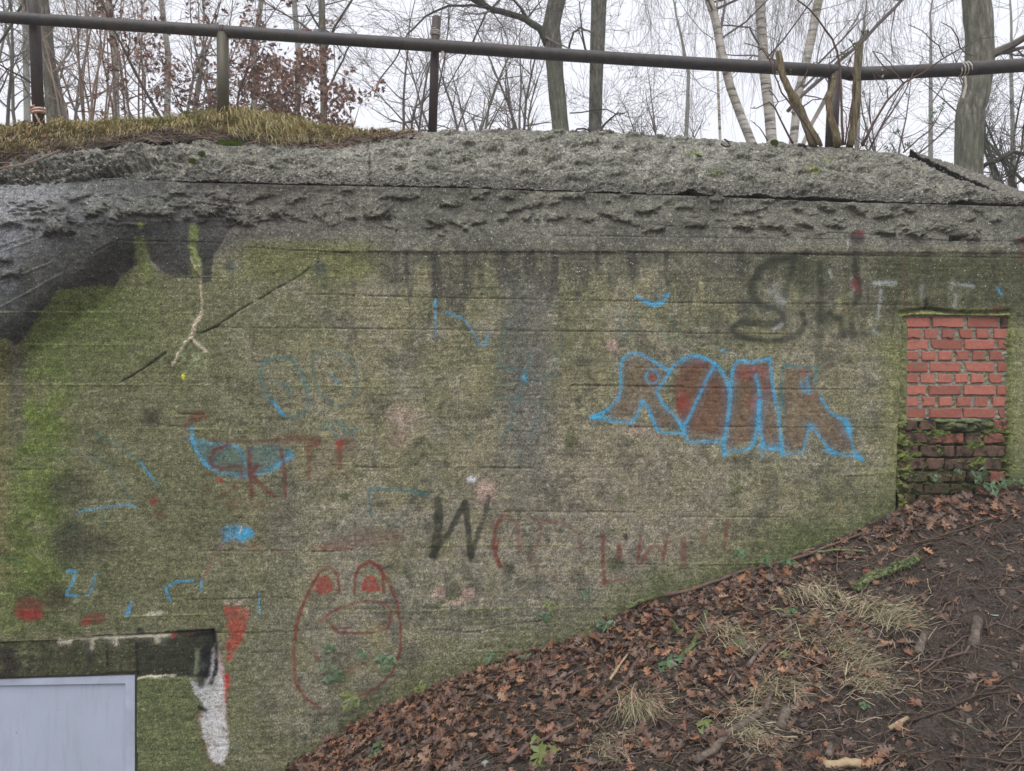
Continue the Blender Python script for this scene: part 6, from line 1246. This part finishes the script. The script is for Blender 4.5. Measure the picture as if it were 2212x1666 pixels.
# smaller bare trees
def bush(lab, px, py, depth, n, L, mat, spread=.5, lvl=3, rmin=.005, r=.03, kids=(2, 4), name='bare_shrub', cat='shrub', leafy=None, up=.08, group=None, lab_g=None, up0=1.0):
    rmin *= RS; base = dp(px, py, depth); base[2] -= .5; root = empty(name, tuple(base)); iv = Matrix.Translation(-root.location); tag(root, lab, cat, group); cr = MB(); st_ = MB(); tips = []
    for i in range(n):
        a = random.uniform(0, 6.28); s_ = random.uniform(0, spread); d = np.array([math.cos(a)*s_, math.sin(a)*s_, up0]); b = base+np.array([random.gauss(0, .08*spread*4), random.gauss(0, .3), 0])
        pts = [b]; d /= np.linalg.norm(d); rs = [r]; m = 7; LL = L*random.uniform(.7, 1.1)
        for k in range(m): d = d+np.array([random.gauss(0, .09), random.gauss(0, .09), .03]); d /= np.linalg.norm(d); pts.append(pts[-1]+d*LL/m); rs.append(max(rmin, r*(1-.8*(k+1)/m)))
        st_.tube(pts, rs, 5, cap=False)
        for k in range(2, m+1):
            for _ in range(2):
                a2 = random.uniform(0, 6.28); e = random.uniform(.2, 1.1); limb(cr, pts[k], (math.cos(a2)*math.cos(e), math.sin(a2)*math.cos(e), math.sin(e)), LL*.26*random.uniform(.6, 1.2), rs[k]*.6, lvl-1, 0, up=up, kids=kids, rmin=rmin, tips=tips)
    o = st_.build('stems', M[mat], root, smooth=True); o.matrix_parent_inverse = iv; o = cr.build('twigs', M[mat], root); o.matrix_parent_inverse = iv; o['kind'] = 'stuff'
    if leafy:
        lf_ = MB()
        for _ in range(leafy):
            c = np.array(random.choice(tips))+np.array([random.gauss(0, .05) for _ in range(3)]); Lf = random.uniform(.05, .10); vs_, fs = random.choice(protos)
            lf_.add(place([(a*Lf, b*Lf, d*Lf) for a, b, d in vs_], tuple(c), Vector([random.gauss(0, 1) for _ in range(3)]).normalized(), random.uniform(0, 6.28), (0, 0)), fs)
        o = lf_.build('foliage', M['oakleaf'], root); o.matrix_parent_inverse = iv; o['kind'] = 'stuff'
    return root
bush('tall brown many-stemmed hazel left of the brown-leaved oak', 200, 310, 9.5, 12, 4.2, 'twig_brown', .22, 2, .004, .018)
bush('second brown many-stemmed hazel close beside the first, nearer the mossy post', 290, 310, 10.5, 8, 4.2, 'twig_brown', .25, 2, .004, .018)
bush('young oak holding its russet dead leaves behind the mossy post', 470, 330, 9.5, 8, 2.5, 'twig', .95, 3, .004, .026, (2, 3), 'oak_tree', 'oak', 2600)
bush('lower young oak with russet leaves right of the mossy post', 620, 360, 9, 8, 1.7, 'twig_brown', 1.1, 3, .004, .02, (2, 3), 'oak_tree', 'oak', 2200)
bush('small bare tree with fanned branches left of the tall rusty post', 905, 330, 14, 6, 3.2, 'twig', .7, 3, .005, .035, (2, 4), 'bare_tree', 'tree')
bush('small bare tree with fanned branches right of the tall rusty post', 1000, 330, 15, 7, 3.2, 'twig_olive', .7, 3, .005, .035, (2, 4), 'bare_tree', 'tree')
bush('small upright bare tree left of the bending trunk', 1130, 330, 16, 6, 3.6, 'twig', .5, 3, .005, .04, (2, 4), 'bare_tree', 'tree')
bush('grey thicket at the left edge behind the leftmost post', 20, 310, 12, 6, 5.0, 'twig_olive', .5, 3, .005, .035, (2, 4))
bush('olive grey thicket between the leftmost post and the hazels', 140, 310, 15, 5, 5.5, 'twig_olive', .4, 3, .006, .04, (2, 4))
bush('grey bare sapling thicket behind the russet oak', 400, 310, 16, 5, 5.5, 'twig_olive', .4, 3, .006, .045, (2, 4))
bush('drooping bare shrub between the straight trunk and the first birch', 1420, 340, 13, 8, 2.2, 'twig', 1.0, 3, .0045, .025, (2, 4))
bush('dark tangled shrub between the birches and the thick trunk', 1900, 400, 13, 6, 3.0, 'twig', .9, 3, .0045, .03, (2, 4))
bush('dark tangled shrub at the right edge behind the thick trunk', 2200, 430, 11, 10, 3.0, 'bark_dark', .9, 3, .0045, .03, (2, 4))
# far rows fading into the mist
for i, (px, dd) in enumerate([(-60, 34), (60, 38), (250, 33), (360, 40), (550, 36), (640, 42)]):
    tree('distant_tree', 'pale misty bare trunk far behind the thicket at left', 'tree', dd, [([(px+random.uniform(-20, 20), -10), (px+random.uniform(-8, 8), 120), (px, 300)], 11, 14)], 'twig_olive', 'bark_pale', [], 'misty trees far behind at left', nb=13, lvl=3, blen=4.4, rmin=.013, cont=4, kids=(2, 4))
for i, (px, dd) in enumerate([(1480, 38), (1850, 40), (2010, 36), (2190, 34)]):
    tree('distant_tree', 'pale misty bare tree far behind the birches at right', 'tree', dd, [([(px+random.uniform(-20, 20), 60), (px+random.uniform(-8, 8), 160), (px, 360)], 5, 10)], 'twig', 'bark_pale', [], 'misty trees far behind at right', nb=12, lvl=3, blen=3.6, rmin=.011, cont=2, kids=(2, 3), hang=60)
# ================================================================== MIST
hz = MB(); hz.box(-90, 90, -90, 90, -4.2, 20)
m = bpy.data.materials.new('mist'); m.use_nodes = True; t_ = m.node_tree; t_.nodes.remove(t_.nodes['Principled BSDF']); v = t_.nodes.new('ShaderNodeVolumePrincipled')
v.inputs['Density'].default_value = .0042; v.inputs['Color'].default_value = (.99, .99, 1, 1); v.inputs['Anisotropy'].default_value = .2
t_.links.new(v.outputs[0], t_.nodes['Material Output'].inputs['Volume'])
o = hz.build('haze', m); o['kind'] = 'stuff'
